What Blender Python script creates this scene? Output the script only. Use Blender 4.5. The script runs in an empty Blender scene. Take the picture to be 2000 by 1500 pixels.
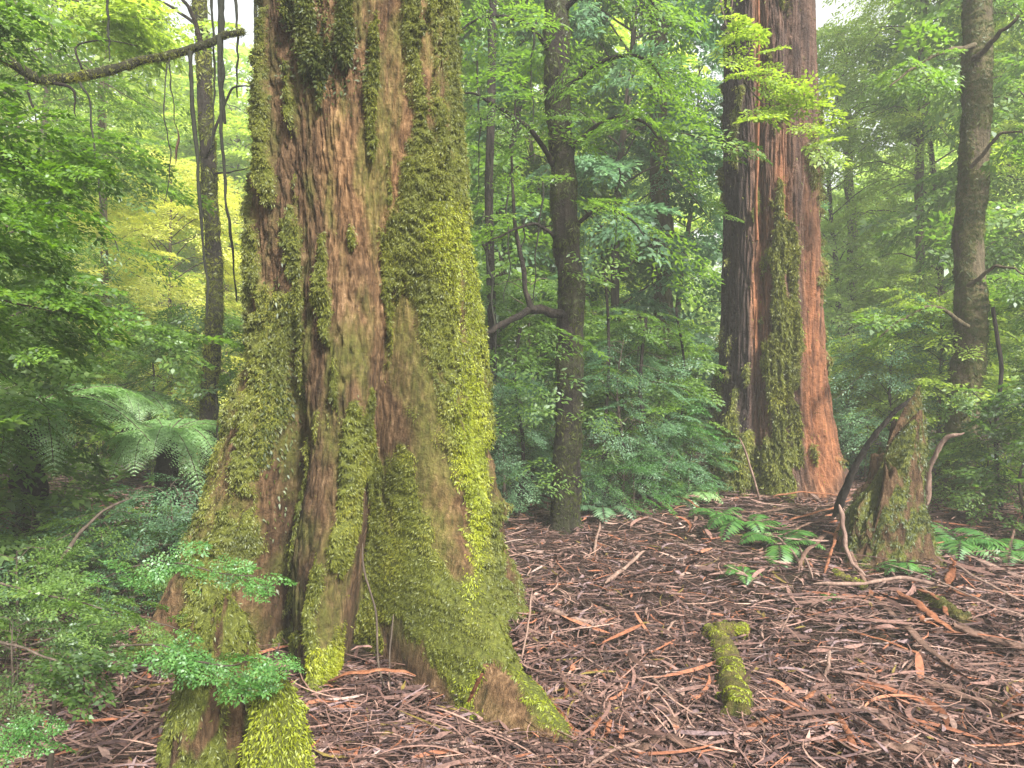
import bpy, math
import numpy as np

C = bpy.context.scene
COL = C.collection
R = math.radians
F = 4000/3.0          # focal length in photo pixels (24 mm lens, photo 2000 px wide)
HY = 780.0            # horizon row in the photo
CAMZ = 1.5

# ------------------------------------------------------------------ camera, world, sun
HAZE = .0050
cam = bpy.data.cameras.new('camera'); cam.lens = 24; cam.sensor_width = 36
cam.shift_y = (HY-750)/2000; cam.clip_start = .05; cam.clip_end = 500
co = bpy.data.objects.new('camera', cam); COL.objects.link(co)
co.location = (0, 0, CAMZ); co.rotation_euler = (R(90), 0, 0); C.camera = co

SUN_EL, SUN_AZ = 41, 150      # azimuth clockwise from +Y (ahead) towards +X (right)
w = bpy.data.worlds.new('World'); C.world = w; w.use_nodes = True
nt = w.node_tree; nt.nodes.clear()
sky = nt.nodes.new('ShaderNodeTexSky'); sky.sky_type = 'NISHITA'; sky.sun_disc = False
sky.sun_elevation = R(SUN_EL); sky.sun_rotation = R(SUN_AZ); sky.air_density = 1.2; sky.dust_density = 5
hs = nt.nodes.new('ShaderNodeHueSaturation'); hs.inputs['Saturation'].default_value = .38
bg = nt.nodes.new('ShaderNodeBackground'); bg.inputs['Strength'].default_value = .085
out = nt.nodes.new('ShaderNodeOutputWorld')
nt.links.new(sky.outputs[0], hs.inputs['Color']); nt.links.new(hs.outputs[0], bg.inputs['Color'])
nt.links.new(bg.outputs[0], out.inputs[0])

sl = bpy.data.lights.new('sun', 'SUN'); sl.energy = 4.4; sl.angle = R(5); sl.color = (1, .94, .82)
so = bpy.data.objects.new('sun', sl); COL.objects.link(so)
so.rotation_euler = (R(90-SUN_EL), 0, R(180-SUN_AZ)); so.location = (8, 8, 30)

C.view_settings.view_transform = 'Standard'; C.view_settings.look = 'None'
C.view_settings.gamma = 1; C.view_settings.exposure = 1.9
C.cycles.use_denoising = True
C.cycles.max_bounces = 6; C.cycles.diffuse_bounces = 4; C.cycles.glossy_bounces = 2
C.cycles.transmission_bounces = 4; C.cycles.volume_bounces = 1; C.cycles.transparent_max_bounces = 4
C.cycles.use_adaptive_sampling = True

# ------------------------------------------------------------------ numpy helpers
rng = np.random.default_rng(7)
_perm = np.random.default_rng(3).permutation(256)
_perm = np.concatenate([_perm, _perm, _perm])
_g = np.random.default_rng(4).normal(size=(256, 3)); _g /= np.linalg.norm(_g, axis=1)[:, None]

def pn(x, y, z):
    """gradient noise, about -1..1"""
    x, y, z = np.broadcast_arrays(np.asarray(x, float), np.asarray(y, float), np.asarray(z, float))
    xi, yi, zi = np.floor(x).astype(int), np.floor(y).astype(int), np.floor(z).astype(int)
    xf, yf, zf = x-xi, y-yi, z-zi
    u, v, q = [t*t*t*(t*(t*6-15)+10) for t in (xf, yf, zf)]
    xi &= 255; yi &= 255; zi &= 255
    def gr(a, b, c):
        h = _perm[_perm[_perm[(xi+a) & 255]+((yi+b) & 255)]+((zi+c) & 255)]
        g = _g[h]
        return g[..., 0]*(xf-a)+g[..., 1]*(yf-b)+g[..., 2]*(zf-c)
    x00 = gr(0,0,0)*(1-u)+gr(1,0,0)*u; x10 = gr(0,1,0)*(1-u)+gr(1,1,0)*u
    x01 = gr(0,0,1)*(1-u)+gr(1,0,1)*u; x11 = gr(0,1,1)*(1-u)+gr(1,1,1)*u
    return ((x00*(1-v)+x10*v)*(1-q)+(x01*(1-v)+x11*v)*q)*1.6

def fbm(x, y, z, o=3):
    s, a = 0, 1.
    for i in range(o):
        s = s+a*pn(x*2**i+7.3*i, y*2**i+3.1*i, z*2**i+1.7*i); a *= .5
    return s

def sst(a, b, x):
    t = np.clip((x-a)/(b-a), 0, 1); return t*t*(3-2*t)

def gz(x, y):
    """height of the forest floor"""
    x = np.asarray(x, float); y = np.asarray(y, float)
    h = .105*np.clip(y-4, 0, 4.5)+.02*np.clip(y-8.5, 0, 60)
    h = h+.10*np.exp(-((x-2.9)**2+(y-7.6)**2)/2.2)                 # litter mound at the red gum
    h = h+.10*np.exp(-((x-4.0)/1.3)**2-((y-4.4)/.45)**2)           # ridge of bark at the right
    h = h-.07*np.exp(-((x-2.5)/.5)**2-((y-4.8)/.25)**2)
    h = h+.05*pn(x*.9, y*.9, 1.5)+.045*pn(x*2.3+.7, y*2.3, 4.5)*sst(.2, 1.5, x)+.02*pn(x*3.1, y*3.1, 4.5)
    return h

def at(px, py, Y):
    return np.array([(px-1000)/F*Y, Y, CAMZ+(HY-py)/F*Y])

def ground_at(px, Y):
    X = (px-1000)/F*Y
    return np.array([X, Y, float(gz(X, Y))])

def proj(V):
    return 1000+F*V[..., 0]/V[..., 1], HY-F*(V[..., 2]-CAMZ)/V[..., 1]

def unit(a):
    return a/np.maximum(np.linalg.norm(a, axis=-1, keepdims=True), 1e-9)

class Geo:
    def __init__(s): s.v = []; s.q = []; s.n = 0; s.at = []
    def add(s, V, Q, a=None):
        V = np.asarray(V, float).reshape(-1, 3); Q = np.asarray(Q, int).reshape(-1, 4)
        s.v.append(V); s.q.append(Q+s.n); s.n += len(V)
        s.at.append(np.zeros((len(V), 2)) if a is None else a)
        return s
    def V(s): return np.concatenate(s.v)

def mk(name, g, mat, parent=None, origin=(0, 0, 0), smooth=True):
    V = g.V()-np.asarray(origin, float); Q = np.concatenate(g.q)
    me = bpy.data.meshes.new(name)
    me.vertices.add(len(V)); me.vertices.foreach_set('co', V.astype(np.float32).ravel())
    me.loops.add(Q.size); me.loops.foreach_set('vertex_index', Q.astype(np.int32).ravel())
    me.polygons.add(len(Q))
    me.polygons.foreach_set('loop_start', np.arange(0, Q.size, 4, dtype=np.int32))
    me.polygons.foreach_set('loop_total', np.full(len(Q), 4, dtype=np.int32))
    if smooth: me.polygons.foreach_set('use_smooth', np.ones(len(Q), dtype=bool))
    A = np.concatenate(g.at)
    if A.any():
        for k, nm in enumerate(('moss', 'tone')):
            at_ = me.attributes.new(nm, 'FLOAT', 'POINT'); at_.data.foreach_set('value', A[:, k].astype(np.float32))
    me.update(calc_edges=True); me.materials.append(mat)
    o = bpy.data.objects.new(name, me); COL.objects.link(o)
    if parent is not None: o.parent = parent
    else: o.location = origin
    return o

def thing(name, label, cat, loc, group=None):
    o = bpy.data.objects.new(name, None); COL.objects.link(o); o.location = loc
    o.empty_display_size = .2
    return tag(o, label, cat, group)

def tag(o, label=None, cat=None, group=None, kind=None):
    if label: o['label'] = label
    if cat: o['category'] = cat
    if group: o['group'] = group
    if kind: o['kind'] = kind
    return o

def tube(g, P, r, n=8, rough=0., a=None, flat=None):
    """tube of n sides along the polyline P with radii r"""
    P = np.asarray(P, float); m = len(P); r = np.broadcast_to(np.asarray(r, float), (m,))
    T = unit(np.gradient(P, axis=0))
    ref = np.array([0., 0, 1]) if abs(T[:, 2]).mean() < .75 else np.array([1., 0, 0])
    S = unit(np.cross(T, ref)); U = np.cross(S, T)
    th = np.linspace(0, 2*np.pi, n, endpoint=False)
    rr = r[:, None]*np.ones(n)[None]
    if rough:
        q = P[:, None, :]+rr[..., None]*(np.cos(th)[None, :, None]*S[:, None]+np.sin(th)[None, :, None]*U[:, None])
        sc = 1.2/max(r.max(), .004)
        rr = rr*(1+rough*fbm(q[..., 0]*sc, q[..., 1]*sc, q[..., 2]*sc*.5, 2))
    fu = 1 if flat is None else flat
    V = P[:, None, :]+rr[..., None]*(np.cos(th)[None, :, None]*S[:, None]+fu*np.sin(th)[None, :, None]*U[:, None])
    i, j = np.meshgrid(np.arange(m-1), np.arange(n), indexing='ij')
    Q = np.stack([i*n+j, i*n+(j+1) % n, (i+1)*n+(j+1) % n, (i+1)*n+j], -1).reshape(-1, 4)
    V = V.reshape(-1, 3)
    g.add(V, Q, None if a is None else np.tile(a, (len(V), 1)))
    # end caps
    for k in (0, m-1):
        c = P[k]; ring = V[k*n:(k+1)*n]; VV = np.vstack([ring, c[None]])
        QQ = [[t, (t+1) % n, n, n] for t in range(n)]
        QQ = [[t, t+1, (t+2) % n, n] for t in range(0, n-1, 2)]
        g.add(VV, QQ, None if a is None else np.tile(a, (len(VV), 1)))
    return g

def spline(P, m=24):
    """Catmull-Rom through the points P"""
    P = np.asarray(P, float); P = np.vstack([2*P[0]-P[1], P, 2*P[-1]-P[-2]])
    n = len(P)-3; t = np.linspace(0, n-1e-6, m); i = t.astype(int); f = (t-i)[:, None]
    a, b, c, d = P[i], P[i+1], P[i+2], P[i+3]
    return .5*(2*b+(c-a)*f+(2*a-5*b+4*c-d)*f**2+(3*b-a-3*c+d)*f**3)

def wob(P, amp, fr, seed):
    s = np.linspace(0, 1, len(P))*fr
    return P+amp*np.stack([pn(s, seed, .3), pn(s, seed+9.1, .7), pn(s, seed+4.7, .1)], -1)

def leaves(g, P, D, N, L, W, fold=.12):
    """one folded four-sided leaf at every P, along D, face normal N"""
    D = unit(D); S = unit(np.cross(D, N)); N = np.cross(S, D)
    L = np.asarray(L).reshape(-1, 1)*np.ones((len(P), 1)); W = np.asarray(W).reshape(-1, 1)*np.ones((len(P), 1))
    b = P; t = P+D*L-N*L*.12
    l = P+D*L*.42+S*W*.5+N*W*fold; r = P+D*L*.42-S*W*.5+N*W*fold
    V = np.stack([b, l, t, r], 1).reshape(-1, 3)
    Q = np.arange(len(V)).reshape(-1, 4)
    return g.add(V, Q)

def ribbons(g, P, az, L, W, curl, lift, seg=4, thick=None, seed=0, droop=0.):
    """curved strips lying on the floor: centres P, heading az, length L, width W"""
    r = np.random.default_rng(seed); n = len(P)
    s = np.linspace(-.5, .5, seg+1)[None, :]
    a = az[:, None]+curl[:, None]*s*2
    dx = np.cos(a)*L[:, None]/seg; dy = np.sin(a)*L[:, None]/seg
    x = P[:, 0, None]+np.cumsum(dx, 1)-dx.sum(1, keepdims=True)/2
    y = P[:, 1, None]+np.cumsum(dy, 1)-dy.sum(1, keepdims=True)/2
    tilt = r.uniform(-1, 1, (n, 1))*lift[:, None]
    z = P[:, 2, None]+tilt*s*2+lift[:, None]*.6+(.25-s**2)*lift[:, None]*r.uniform(-1, 2, (n, 1))
    w_ = W[:, None]*(1-.75*np.abs(2*s)**2.5)*.5
    rl = r.uniform(-.9, .9, (n, 1))
    sx, sy, sz = -np.sin(a)*np.cos(rl), np.cos(a)*np.cos(rl), np.sin(rl)+0*a
    A = np.stack([x+sx*w_, y+sy*w_, z+sz*w_], -1); B = np.stack([x-sx*w_, y-sy*w_, z-sz*w_], -1)
    V = np.stack([A, B], 2)                       # n, seg+1, 2, 3
    k = (seg+1)*2
    base = (np.arange(n)*k)[:, None]+(np.arange(seg)*2)[None]
    Q = np.stack([base, base+1, base+3, base+2], -1).reshape(-1, 4)
    return g.add(V.reshape(-1, 3), Q)

# ------------------------------------------------------------------ materials
def newmat(name):
    m = bpy.data.materials.new(name); m.use_nodes = True; t = m.node_tree; t.nodes.clear()
    o = t.nodes.new('ShaderNodeOutputMaterial')
    def nd(k, **kw):
        n = t.nodes.new(k)
        for a, b in kw.items():
            if a.startswith('i_'):
                key = a[2:]; key = int(key) if key.isdigit() else key.replace('_', ' ')
                n.inputs[key].default_value = b
            else: setattr(n, a, b)
        return n
    return m, t, o, nd

def ramp(nd, cols):
    n = nd('ShaderNodeValToRGB'); e = n.color_ramp.elements
    while len(e) < len(cols): e.new(.5)
    for k, (p, c) in enumerate(cols):
        e[k].position = p; e[k].color = (*c, 1)
    return n

def dim(cols, k=.80): return [(p, tuple(k*v for v in c)) for p, c in cols]

def leaf_mat(name, cols, trans, tmix=.45, gloss=.04, rough=.5, patch=.7):
    """leaf colours vary leaf by leaf and clump by clump"""
    if name.startswith('moss'): cols = dim(cols)
    m, t, o, nd = newmat(name); L = t.links.new
    geo = nd('ShaderNodeNewGeometry'); tc = nd('ShaderNodeTexCoord')
    nz = nd('ShaderNodeTexNoise', i_Scale=patch, i_Detail=2.); L(tc.outputs['Object'], nz.inputs['Vector'])
    a = nd('ShaderNodeMath', operation='MULTIPLY_ADD'); a.inputs[1].default_value = .18 if name.startswith('moss') else .55
    b = nd('ShaderNodeMath', operation='MULTIPLY_ADD'); b.inputs[1].default_value = 1.3; b.inputs[2].default_value = -.23 if name.startswith('moss') else -.42
    L(nz.outputs[0], b.inputs[0]); L(geo.outputs['Random Per Island'], a.inputs[0]); L(b.outputs[0], a.inputs[2])
    rp = ramp(nd, cols); L(a.outputs[0], rp.inputs[0])
    d = nd('ShaderNodeBsdfDiffuse'); L(rp.outputs[0], d.inputs[0])
    mu = nd('ShaderNodeMix', data_type='RGBA', blend_type='MULTIPLY'); mu.inputs[0].default_value = 1
    L(rp.outputs[0], mu.inputs[6]); mu.inputs[7].default_value = (*trans, 1)
    tr = nd('ShaderNodeBsdfTranslucent'); L(mu.outputs[2], tr.inputs[0])
    x = nd('ShaderNodeMixShader'); x.inputs[0].default_value = tmix; L(d.outputs[0], x.inputs[1]); L(tr.outputs[0], x.inputs[2])
    gl = nd('ShaderNodeBsdfGlossy', i_Roughness=rough); gl.inputs[0].default_value = (.85, .95, 1, 1)
    y = nd('ShaderNodeMixShader'); y.inputs[0].default_value = gloss; L(x.outputs[0], y.inputs[1]); L(gl.outputs[0], y.inputs[2])
    L(y.outputs[0], o.inputs[0]); return m

def bark_mat(name, cols, moss=((.035, .05, .008), (.17, .20, .03)), sc=9., zs=.16, bump=.6, dist=.02, tone=None, rough=.9):
    cols = dim(cols); moss = tuple(tuple(.8*v for v in c) for c in moss)
    m, t, o, nd = newmat(name); L = t.links.new
    tc = nd('ShaderNodeTexCoord'); mp = nd('ShaderNodeMapping'); mp.inputs['Scale'].default_value = (1, 1, zs)
    L(tc.outputs['Object'], mp.inputs[0])
    n1 = nd('ShaderNodeTexNoise', i_Scale=sc, i_Detail=8., i_Roughness=.65); L(mp.outputs[0], n1.inputs['Vector'])
    n2 = nd('ShaderNodeTexNoise', i_Scale=sc*.22, i_Detail=3.); L(tc.outputs['Object'], n2.inputs['Vector'])
    ad = nd('ShaderNodeMath', operation='MULTIPLY_ADD'); ad.inputs[1].default_value = .45
    s2 = nd('ShaderNodeMath', operation='MULTIPLY_ADD'); s2.inputs[1].default_value = 1.15; s2.inputs[2].default_value = -.30
    L(n1.outputs[0], s2.inputs[0]); L(n2.outputs[0], ad.inputs[0]); L(s2.outputs[0], ad.inputs[2])
    rp = ramp(nd, cols); L(ad.outputs[0], rp.inputs[0]); col = rp.outputs[0]
    if tone:
        at1 = nd('ShaderNodeAttribute', attribute_name='tone')
        tr_ = ramp(nd, tone); L(at1.outputs['Fac'], tr_.inputs[0])
        mx = nd('ShaderNodeMix', data_type='RGBA', blend_type='MULTIPLY'); mx.inputs[0].default_value = 1
        L(col, mx.inputs[6]); L(tr_.outputs[0], mx.inputs[7]); col = mx.outputs[2]
    n3 = nd('ShaderNodeTexNoise', i_Scale=26., i_Detail=5., i_Roughness=.7); L(tc.outputs['Object'], n3.inputs['Vector'])
    mr = ramp(nd, [(.3, moss[0]), (.72, moss[1])]); L(n3.outputs[0], mr.inputs[0])
    at2 = nd('ShaderNodeAttribute', attribute_name='moss')
    mm = nd('ShaderNodeMix', data_type='RGBA'); L(at2.outputs['Fac'], mm.inputs[0]); L(col, mm.inputs[6]); L(mr.outputs[0], mm.inputs[7])
    hb = nd('ShaderNodeMath', operation='ADD'); L(n1.outputs[0], hb.inputs[0]); L(n3.outputs[0], hb.inputs[1])
    bp = nd('ShaderNodeBump', i_Strength=bump, i_Distance=dist); L(hb.outputs[0], bp.inputs['Height'])
    p = nd('ShaderNodeBsdfPrincipled', i_Roughness=rough); p.inputs['Specular IOR Level'].default_value = .25
    L(mm.outputs[2], p.inputs['Base Color']); L(bp.outputs[0], p.inputs['Normal'])
    L(p.outputs[0], o.inputs[0]); return m

def litter_mat(name, cols, rough=.75, spec=.3):
    cols = [(p, (.84*c[0], .73*c[1], .74*c[2])) for p, c in cols]
    m, t, o, nd = newmat(name); L = t.links.new
    geo = nd('ShaderNodeNewGeometry'); rp = ramp(nd, cols); rp.color_ramp.interpolation = 'CONSTANT'
    L(geo.outputs['Random Per Island'], rp.inputs[0])
    tc = nd('ShaderNodeTexCoord'); n3 = nd('ShaderNodeTexNoise', i_Scale=60., i_Detail=4.); L(tc.outputs['Object'], n3.inputs['Vector'])
    r2 = ramp(nd, [(.3, (.55, .55, .55)), (.7, (1.25, 1.2, 1.15))]); L(n3.outputs[0], r2.inputs[0])
    mx = nd('ShaderNodeMix', data_type='RGBA', blend_type='MULTIPLY'); mx.inputs[0].default_value = 1
    L(rp.outputs[0], mx.inputs[6]); L(r2.outputs[0], mx.inputs[7])
    p = nd('ShaderNodeBsdfPrincipled', i_Roughness=rough); p.inputs['Specular IOR Level'].default_value = spec
    L(mx.outputs[2], p.inputs['Base Color']); L(p.outputs[0], o.inputs[0]); return m

M = {}
M['leaf_green'] = leaf_mat('leaf_green', [(.05, (.040, .080, .016)), (.45, (.085, .155, .030)), (.95, (.16, .24, .05))], (2.2, 2.4, 1.0))
M['leaf_blue'] = leaf_mat('leaf_blue', [(.05, (.040, .095, .050)), (.5, (.095, .185, .100)), (.95, (.17, .28, .15))], (1.9, 2.0, 1.5), gloss=.03)  # sky reflection on the leaves put into the colour as a blue-green tint
M['leaf_dark'] = leaf_mat('leaf_dark', [(.05, (.020, .045, .010)), (.5, (.050, .100, .020)), (.95, (.10, .16, .03))], (2.0, 2.3, 1.0), gloss=.05)
M['leaf_bright'] = leaf_mat('leaf_bright', [(.05, (.11, .17, .022)), (.5, (.21, .30, .045)), (.95, (.33, .42, .09))], (2.0, 2.0, 1.0), tmix=.5)
M['leaf_yellow'] = leaf_mat('leaf_yellow', [(.05, (.30, .35, .07)), (.5, (.46, .50, .12)), (.95, (.58, .60, .20))], (1.8, 1.7, 1.0), tmix=.5, gloss=.05)
M['leaf_vivid'] = leaf_mat('leaf_vivid', [(.05, (.025, .085, .015)), (.5, (.06, .17, .03)), (.95, (.13, .27, .06))], (1.9, 2.0, 1.0), gloss=.05)
M['leaf_lime'] = leaf_mat('leaf_lime', [(.05, (.030, .075, .006)), (.5, (.080, .165, .012)), (.95, (.17, .27, .03))], (1.9, 2.0, .8))
M['leaf_far'] = leaf_mat('leaf_far', [(.05, (.17, .25, .06)), (.5, (.27, .38, .11)), (.95, (.38, .48, .17))], (2.0, 2.0, 1.2), tmix=.5, gloss=.06, patch=.25)  # lighter than real leaves: misty glow of the distance put into the colour
M['fern'] = leaf_mat('fern', [(.05, (.10, .20, .06)), (.5, (.17, .30, .11)), (.95, (.27, .41, .19))], (1.8, 1.9, 1.2), gloss=.05)
M['moss_frond'] = leaf_mat('moss_frond', [(.02, (.045, .055, .006)), (.5, (.145, .165, .014)), (.98, (.28, .28, .03))], (1.6, 1.6, .8), tmix=.3, gloss=.03, patch=3.5)
M['moss_bright'] = leaf_mat('moss_bright', [(.02, (.11, .14, .006)), (.5, (.27, .32, .012)), (.98, (.46, .48, .03))], (1.6, 1.6, .8), tmix=.3, gloss=.03, patch=4.)
M['moss_dull'] = leaf_mat('moss_dull', [(.02, (.020, .032, .006)), (.5, (.065, .085, .012)), (.98, (.14, .15, .03))], (1.6, 1.6, .8), tmix=.3, gloss=.03, patch=4.)
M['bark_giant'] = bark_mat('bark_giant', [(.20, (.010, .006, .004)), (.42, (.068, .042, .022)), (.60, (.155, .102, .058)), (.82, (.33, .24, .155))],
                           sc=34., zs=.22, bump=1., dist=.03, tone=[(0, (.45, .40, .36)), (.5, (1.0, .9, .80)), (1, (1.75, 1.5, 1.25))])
M['bark_red'] = bark_mat('bark_red', [(.14, (.02, .012, .012)), (.40, (.085, .055, .045)), (.62, (.17, .11, .082)), (.85, (.29, .20, .155))],
                         sc=22., zs=.09, bump=1., dist=.04,
                         tone=[(0, (.30, .32, .38)), (.25, (.42, .42, .50)), (.45, (.85, .80, .82)), (.7, (1.25, .98, .80)), (1, (2.0, 1.3, .85))])
M['bark_dark'] = bark_mat('bark_dark', [(.28, (.005, .004, .0035)), (.55, (.022, .017, .014)), (.85, (.07, .056, .045))], sc=26., bump=1., dist=.03, moss=((.01, .015, .005), (.055, .07, .015)))
M['bark_mossy'] = bark_mat('bark_mossy', [(.2, (.03, .022, .014)), (.5, (.09, .072, .042)), (.85, (.19, .16, .10))], sc=22., bump=1., dist=.03, moss=((.05, .055, .012), (.17, .18, .04)))
M['bark_pale'] = bark_mat('bark_pale', [(.2, (.16, .10, .08)), (.5, (.32, .22, .18)), (.85, (.5, .38, .32))])
M['twig'] = bark_mat('twig', [(.2, (.03, .022, .018)), (.55, (.09, .07, .055)), (.85, (.17, .13, .105))], sc=30.)
M['stick'] = bark_mat('stick', [(.2, (.10, .06, .05)), (.55, (.24, .16, .13)), (.85, (.40, .29, .24))], sc=30.)
M['strip_orange'] = bark_mat('strip_orange', [(.2, (.08, .03, .018)), (.5, (.22, .085, .042)), (.85, (.40, .20, .12))], sc=24., zs=.5)
M['strip_brown'] = bark_mat('strip_brown', [(.2, (.04, .024, .02)), (.5, (.12, .07, .052)), (.85, (.26, .165, .13))], sc=24., zs=.5)
M['vine'] = bark_mat('vine', [(.2, (.008, .009, .007)), (.55, (.022, .025, .017)), (.85, (.06, .06, .04))], sc=30.)
M['litter'] = litter_mat('litter', [(0, (.030, .020, .019)), (.14, (.080, .052, .046)), (.30, (.155, .105, .090)), (.46, (.105, .075, .076)),
                                    (.58, (.22, .155, .135)), (.74, (.27, .125, .07)), (.81, (.19, .155, .165)), (.89, (.29, .225, .19)), (.96, (.17, .15, .035)), (.98, (.34, .30, .28))])
M['debris'] = litter_mat('debris', [(0, (.08, .05, .042)), (.3, (.16, .11, .09)), (.52, (.26, .12, .068)), (.64, (.21, .14, .12)), (.84, (.34, .17, .10)), (.91, (.30, .235, .20))])
M['fibre'] = litter_mat('fibre', [(0, (.06, .04, .035)), (.3, (.14, .095, .08)), (.6, (.23, .16, .135)), (.85, (.36, .27, .22))])

def ground_mat():
    m, t, o, nd = newmat('forest_floor'); L = t.links.new
    tc = nd('ShaderNodeTexCoord')
    n1 = nd('ShaderNodeTexNoise', i_Scale=22., i_Detail=9., i_Roughness=.7); L(tc.outputs['Object'], n1.inputs['Vector'])
    n2 = nd('ShaderNodeTexNoise', i_Scale=.7, i_Detail=4.); L(tc.outputs['Object'], n2.inputs['Vector'])
    rp = ramp(nd, [(.3, (.012, .008, .007)), (.5, (.045, .028, .024)), (.75, (.10, .065, .055))]); L(n1.outputs[0], rp.inputs[0])
    r2 = ramp(nd, [(.45, (1, 1, 1)), (.7, (.75, 1.0, .6))]); L(n2.outputs[0], r2.inputs[0])
    mx = nd('ShaderNodeMix', data_type='RGBA', blend_type='MULTIPLY'); mx.inputs[0].default_value = 1
    L(rp.outputs[0], mx.inputs[6]); L(r2.outputs[0], mx.inputs[7])
    bp = nd('ShaderNodeBump', i_Strength=1., i_Distance=.04); L(n1.outputs[0], bp.inputs['Height'])
    p = nd('ShaderNodeBsdfPrincipled', i_Roughness=.95); p.inputs['Specular IOR Level'].default_value = .15
    L(mx.outputs[2], p.inputs['Base Color']); L(bp.outputs[0], p.inputs['Normal']); L(p.outputs[0], o.inputs[0]); return m
M['ground'] = ground_mat()
def path_mat():
    m, t, o, nd = newmat('pale_gravel'); L = t.links.new
    tc = nd('ShaderNodeTexCoord')
    n1 = nd('ShaderNodeTexNoise', i_Scale=9., i_Detail=9., i_Roughness=.7); L(tc.outputs['Object'], n1.inputs['Vector'])
    rp = ramp(nd, [(.3, (.16, .14, .13)), (.7, (.42, .38, .37))]); L(n1.outputs[0], rp.inputs[0])
    p = nd('ShaderNodeBsdfPrincipled', i_Roughness=.9); L(rp.outputs[0], p.inputs['Base Color']); L(p.outputs[0], o.inputs[0]); return m
M['path'] = path_mat()

# ------------------------------------------------------------------ ground, path
def sheet(xs, ys, zf):
    X, Y = np.meshgrid(xs, ys, indexing='ij'); V = np.stack([X, Y, zf(X, Y)], -1)
    n, m = X.shape; i, j = np.meshgrid(np.arange(n-1), np.arange(m-1), indexing='ij')
    Q = np.stack([i*m+j, (i+1)*m+j, (i+1)*m+j+1, i*m+j+1], -1)
    return Geo().add(V, Q)
u = np.linspace(-1, 1, 420); xs = np.sinh(u*3.6)*70/np.sinh(3.6)+1
v = np.linspace(0, 1, 420); ys = 1.2+np.sinh(v*3.6)*150/np.sinh(3.6)
ys = np.concatenate([np.linspace(-40, 1.1, 30), ys])
tag(mk('ground', sheet(xs, ys, lambda X, Y: gz(X, Y)+.012*fbm(X*9, Y*9, .5, 3)), M['ground']), kind='structure')
tag(mk('path', sheet(np.linspace(-9.5, -4.2, 60), np.linspace(9.3, 10.6, 24),
                     lambda X, Y: gz(X, Y)+.05+.02*fbm(X*3, Y*3, .5, 2)), M['path']), kind='structure')

# ------------------------------------------------------------------ scattered litter (uncountable)
def in_trunk(x, y):
    return ((x+1.02)**2+(y-4.6)**2 < .75**2) | ((x-2.98)**2+(y-8)**2 < .5**2)
def scatter(n, x0, x1, y0, y1, seed, pw=1.6):
    r = np.random.default_rng(seed)
    y = y0+(y1-y0)*r.random(n)**pw; k = .95*y
    x = r.uniform(np.maximum(x0, -k), np.minimum(x1, k))
    ok = ~in_trunk(x, y); x, y = x[ok], y[ok]
    return np.stack([x, y, gz(x, y)], -1)
def litter():
    g = Geo(); r = np.random.default_rng(11)
    P = scatter(52000, -9, 9, 2.2, 10.5, 1)
    n = len(P); az = r.uniform(0, np.pi*2, n)
    fl = 1.4*pn(P[:, 0]*.8, P[:, 1]*.8, 2.2); az = np.where(r.random(n) < .55, fl+r.normal(0, .5, n)+.2*np.pi, az)
    P[:, 2] += r.uniform(-.004, .035, n)
    ribbons(g, P, az, r.gamma(2.2, .072, n)+.03, .004+.018*r.random(n)**1.8, r.normal(0, .7, n), r.uniform(.004, .035, n), 4, seed=2)
    P = scatter(26000, -9, 9, 2.2, 12, 3); n = len(P); P[:, 2] += r.uniform(.0, .045, n)
    a = r.uniform(0, 6.28, n); D = np.stack([np.cos(a), np.sin(a), r.normal(0, .45, n)], -1)
    N = unit(np.stack([r.normal(0, .7, n), r.normal(0, .7, n), np.ones(n)], -1))
    leaves(g, P, D, N, r.uniform(.03, .10, n), r.uniform(.014, .034, n), .2)
    return g
tag(mk('leaf_litter', litter(), M['litter']), 'brown fallen leaves and bark shreds covering the forest floor', 'leaf litter', kind='stuff')
def debris():
    g = Geo(); r = np.random.default_rng(19)
    P = scatter(620, .3, 9, 2.8, 8.0, 18, 1.3); P = P[r.random(len(P)) < .25+.75*sst(.5, 2.5, P[:, 0])]; n = len(P); P[:, 2] += r.uniform(.02, .06, n)
    az = -.55+.8*pn(P[:, 0]*.6, P[:, 1]*.6, 5.2)+r.normal(0, .9, n)
    return ribbons(g, P, az, r.gamma(3, .08, n)+.06, .010+.032*r.random(n)**1.6, r.normal(0, .6, n), r.uniform(.01, .06, n), 9, seed=16)
tag(mk('bark_debris', debris(), M['debris']), 'scattered flakes of brown and orange bark over the litter on the right', 'bark debris', kind='stuff')
def fibres():
    g = Geo(); r = np.random.default_rng(15)
    P = scatter(7500, -6, 9, 2.3, 8.5, 8, 1.4); n = len(P); P[:, 2] += r.uniform(.01, .05, n)
    az = -.75+.9*pn(P[:, 0]*.6, P[:, 1]*.6, 5.2)+r.normal(0, .55, n)
    ribbons(g, P, az, r.gamma(4, .07, n)+.06, r.uniform(.003, .009, n), r.normal(0, .8, n), r.uniform(.01, .05, n), 7, seed=6)
    return g
tag(mk('bark_fibre', fibres(), M['fibre']), 'stringy shed bark fibre strewn over the leaf litter', 'bark fibre', kind='stuff')

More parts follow.
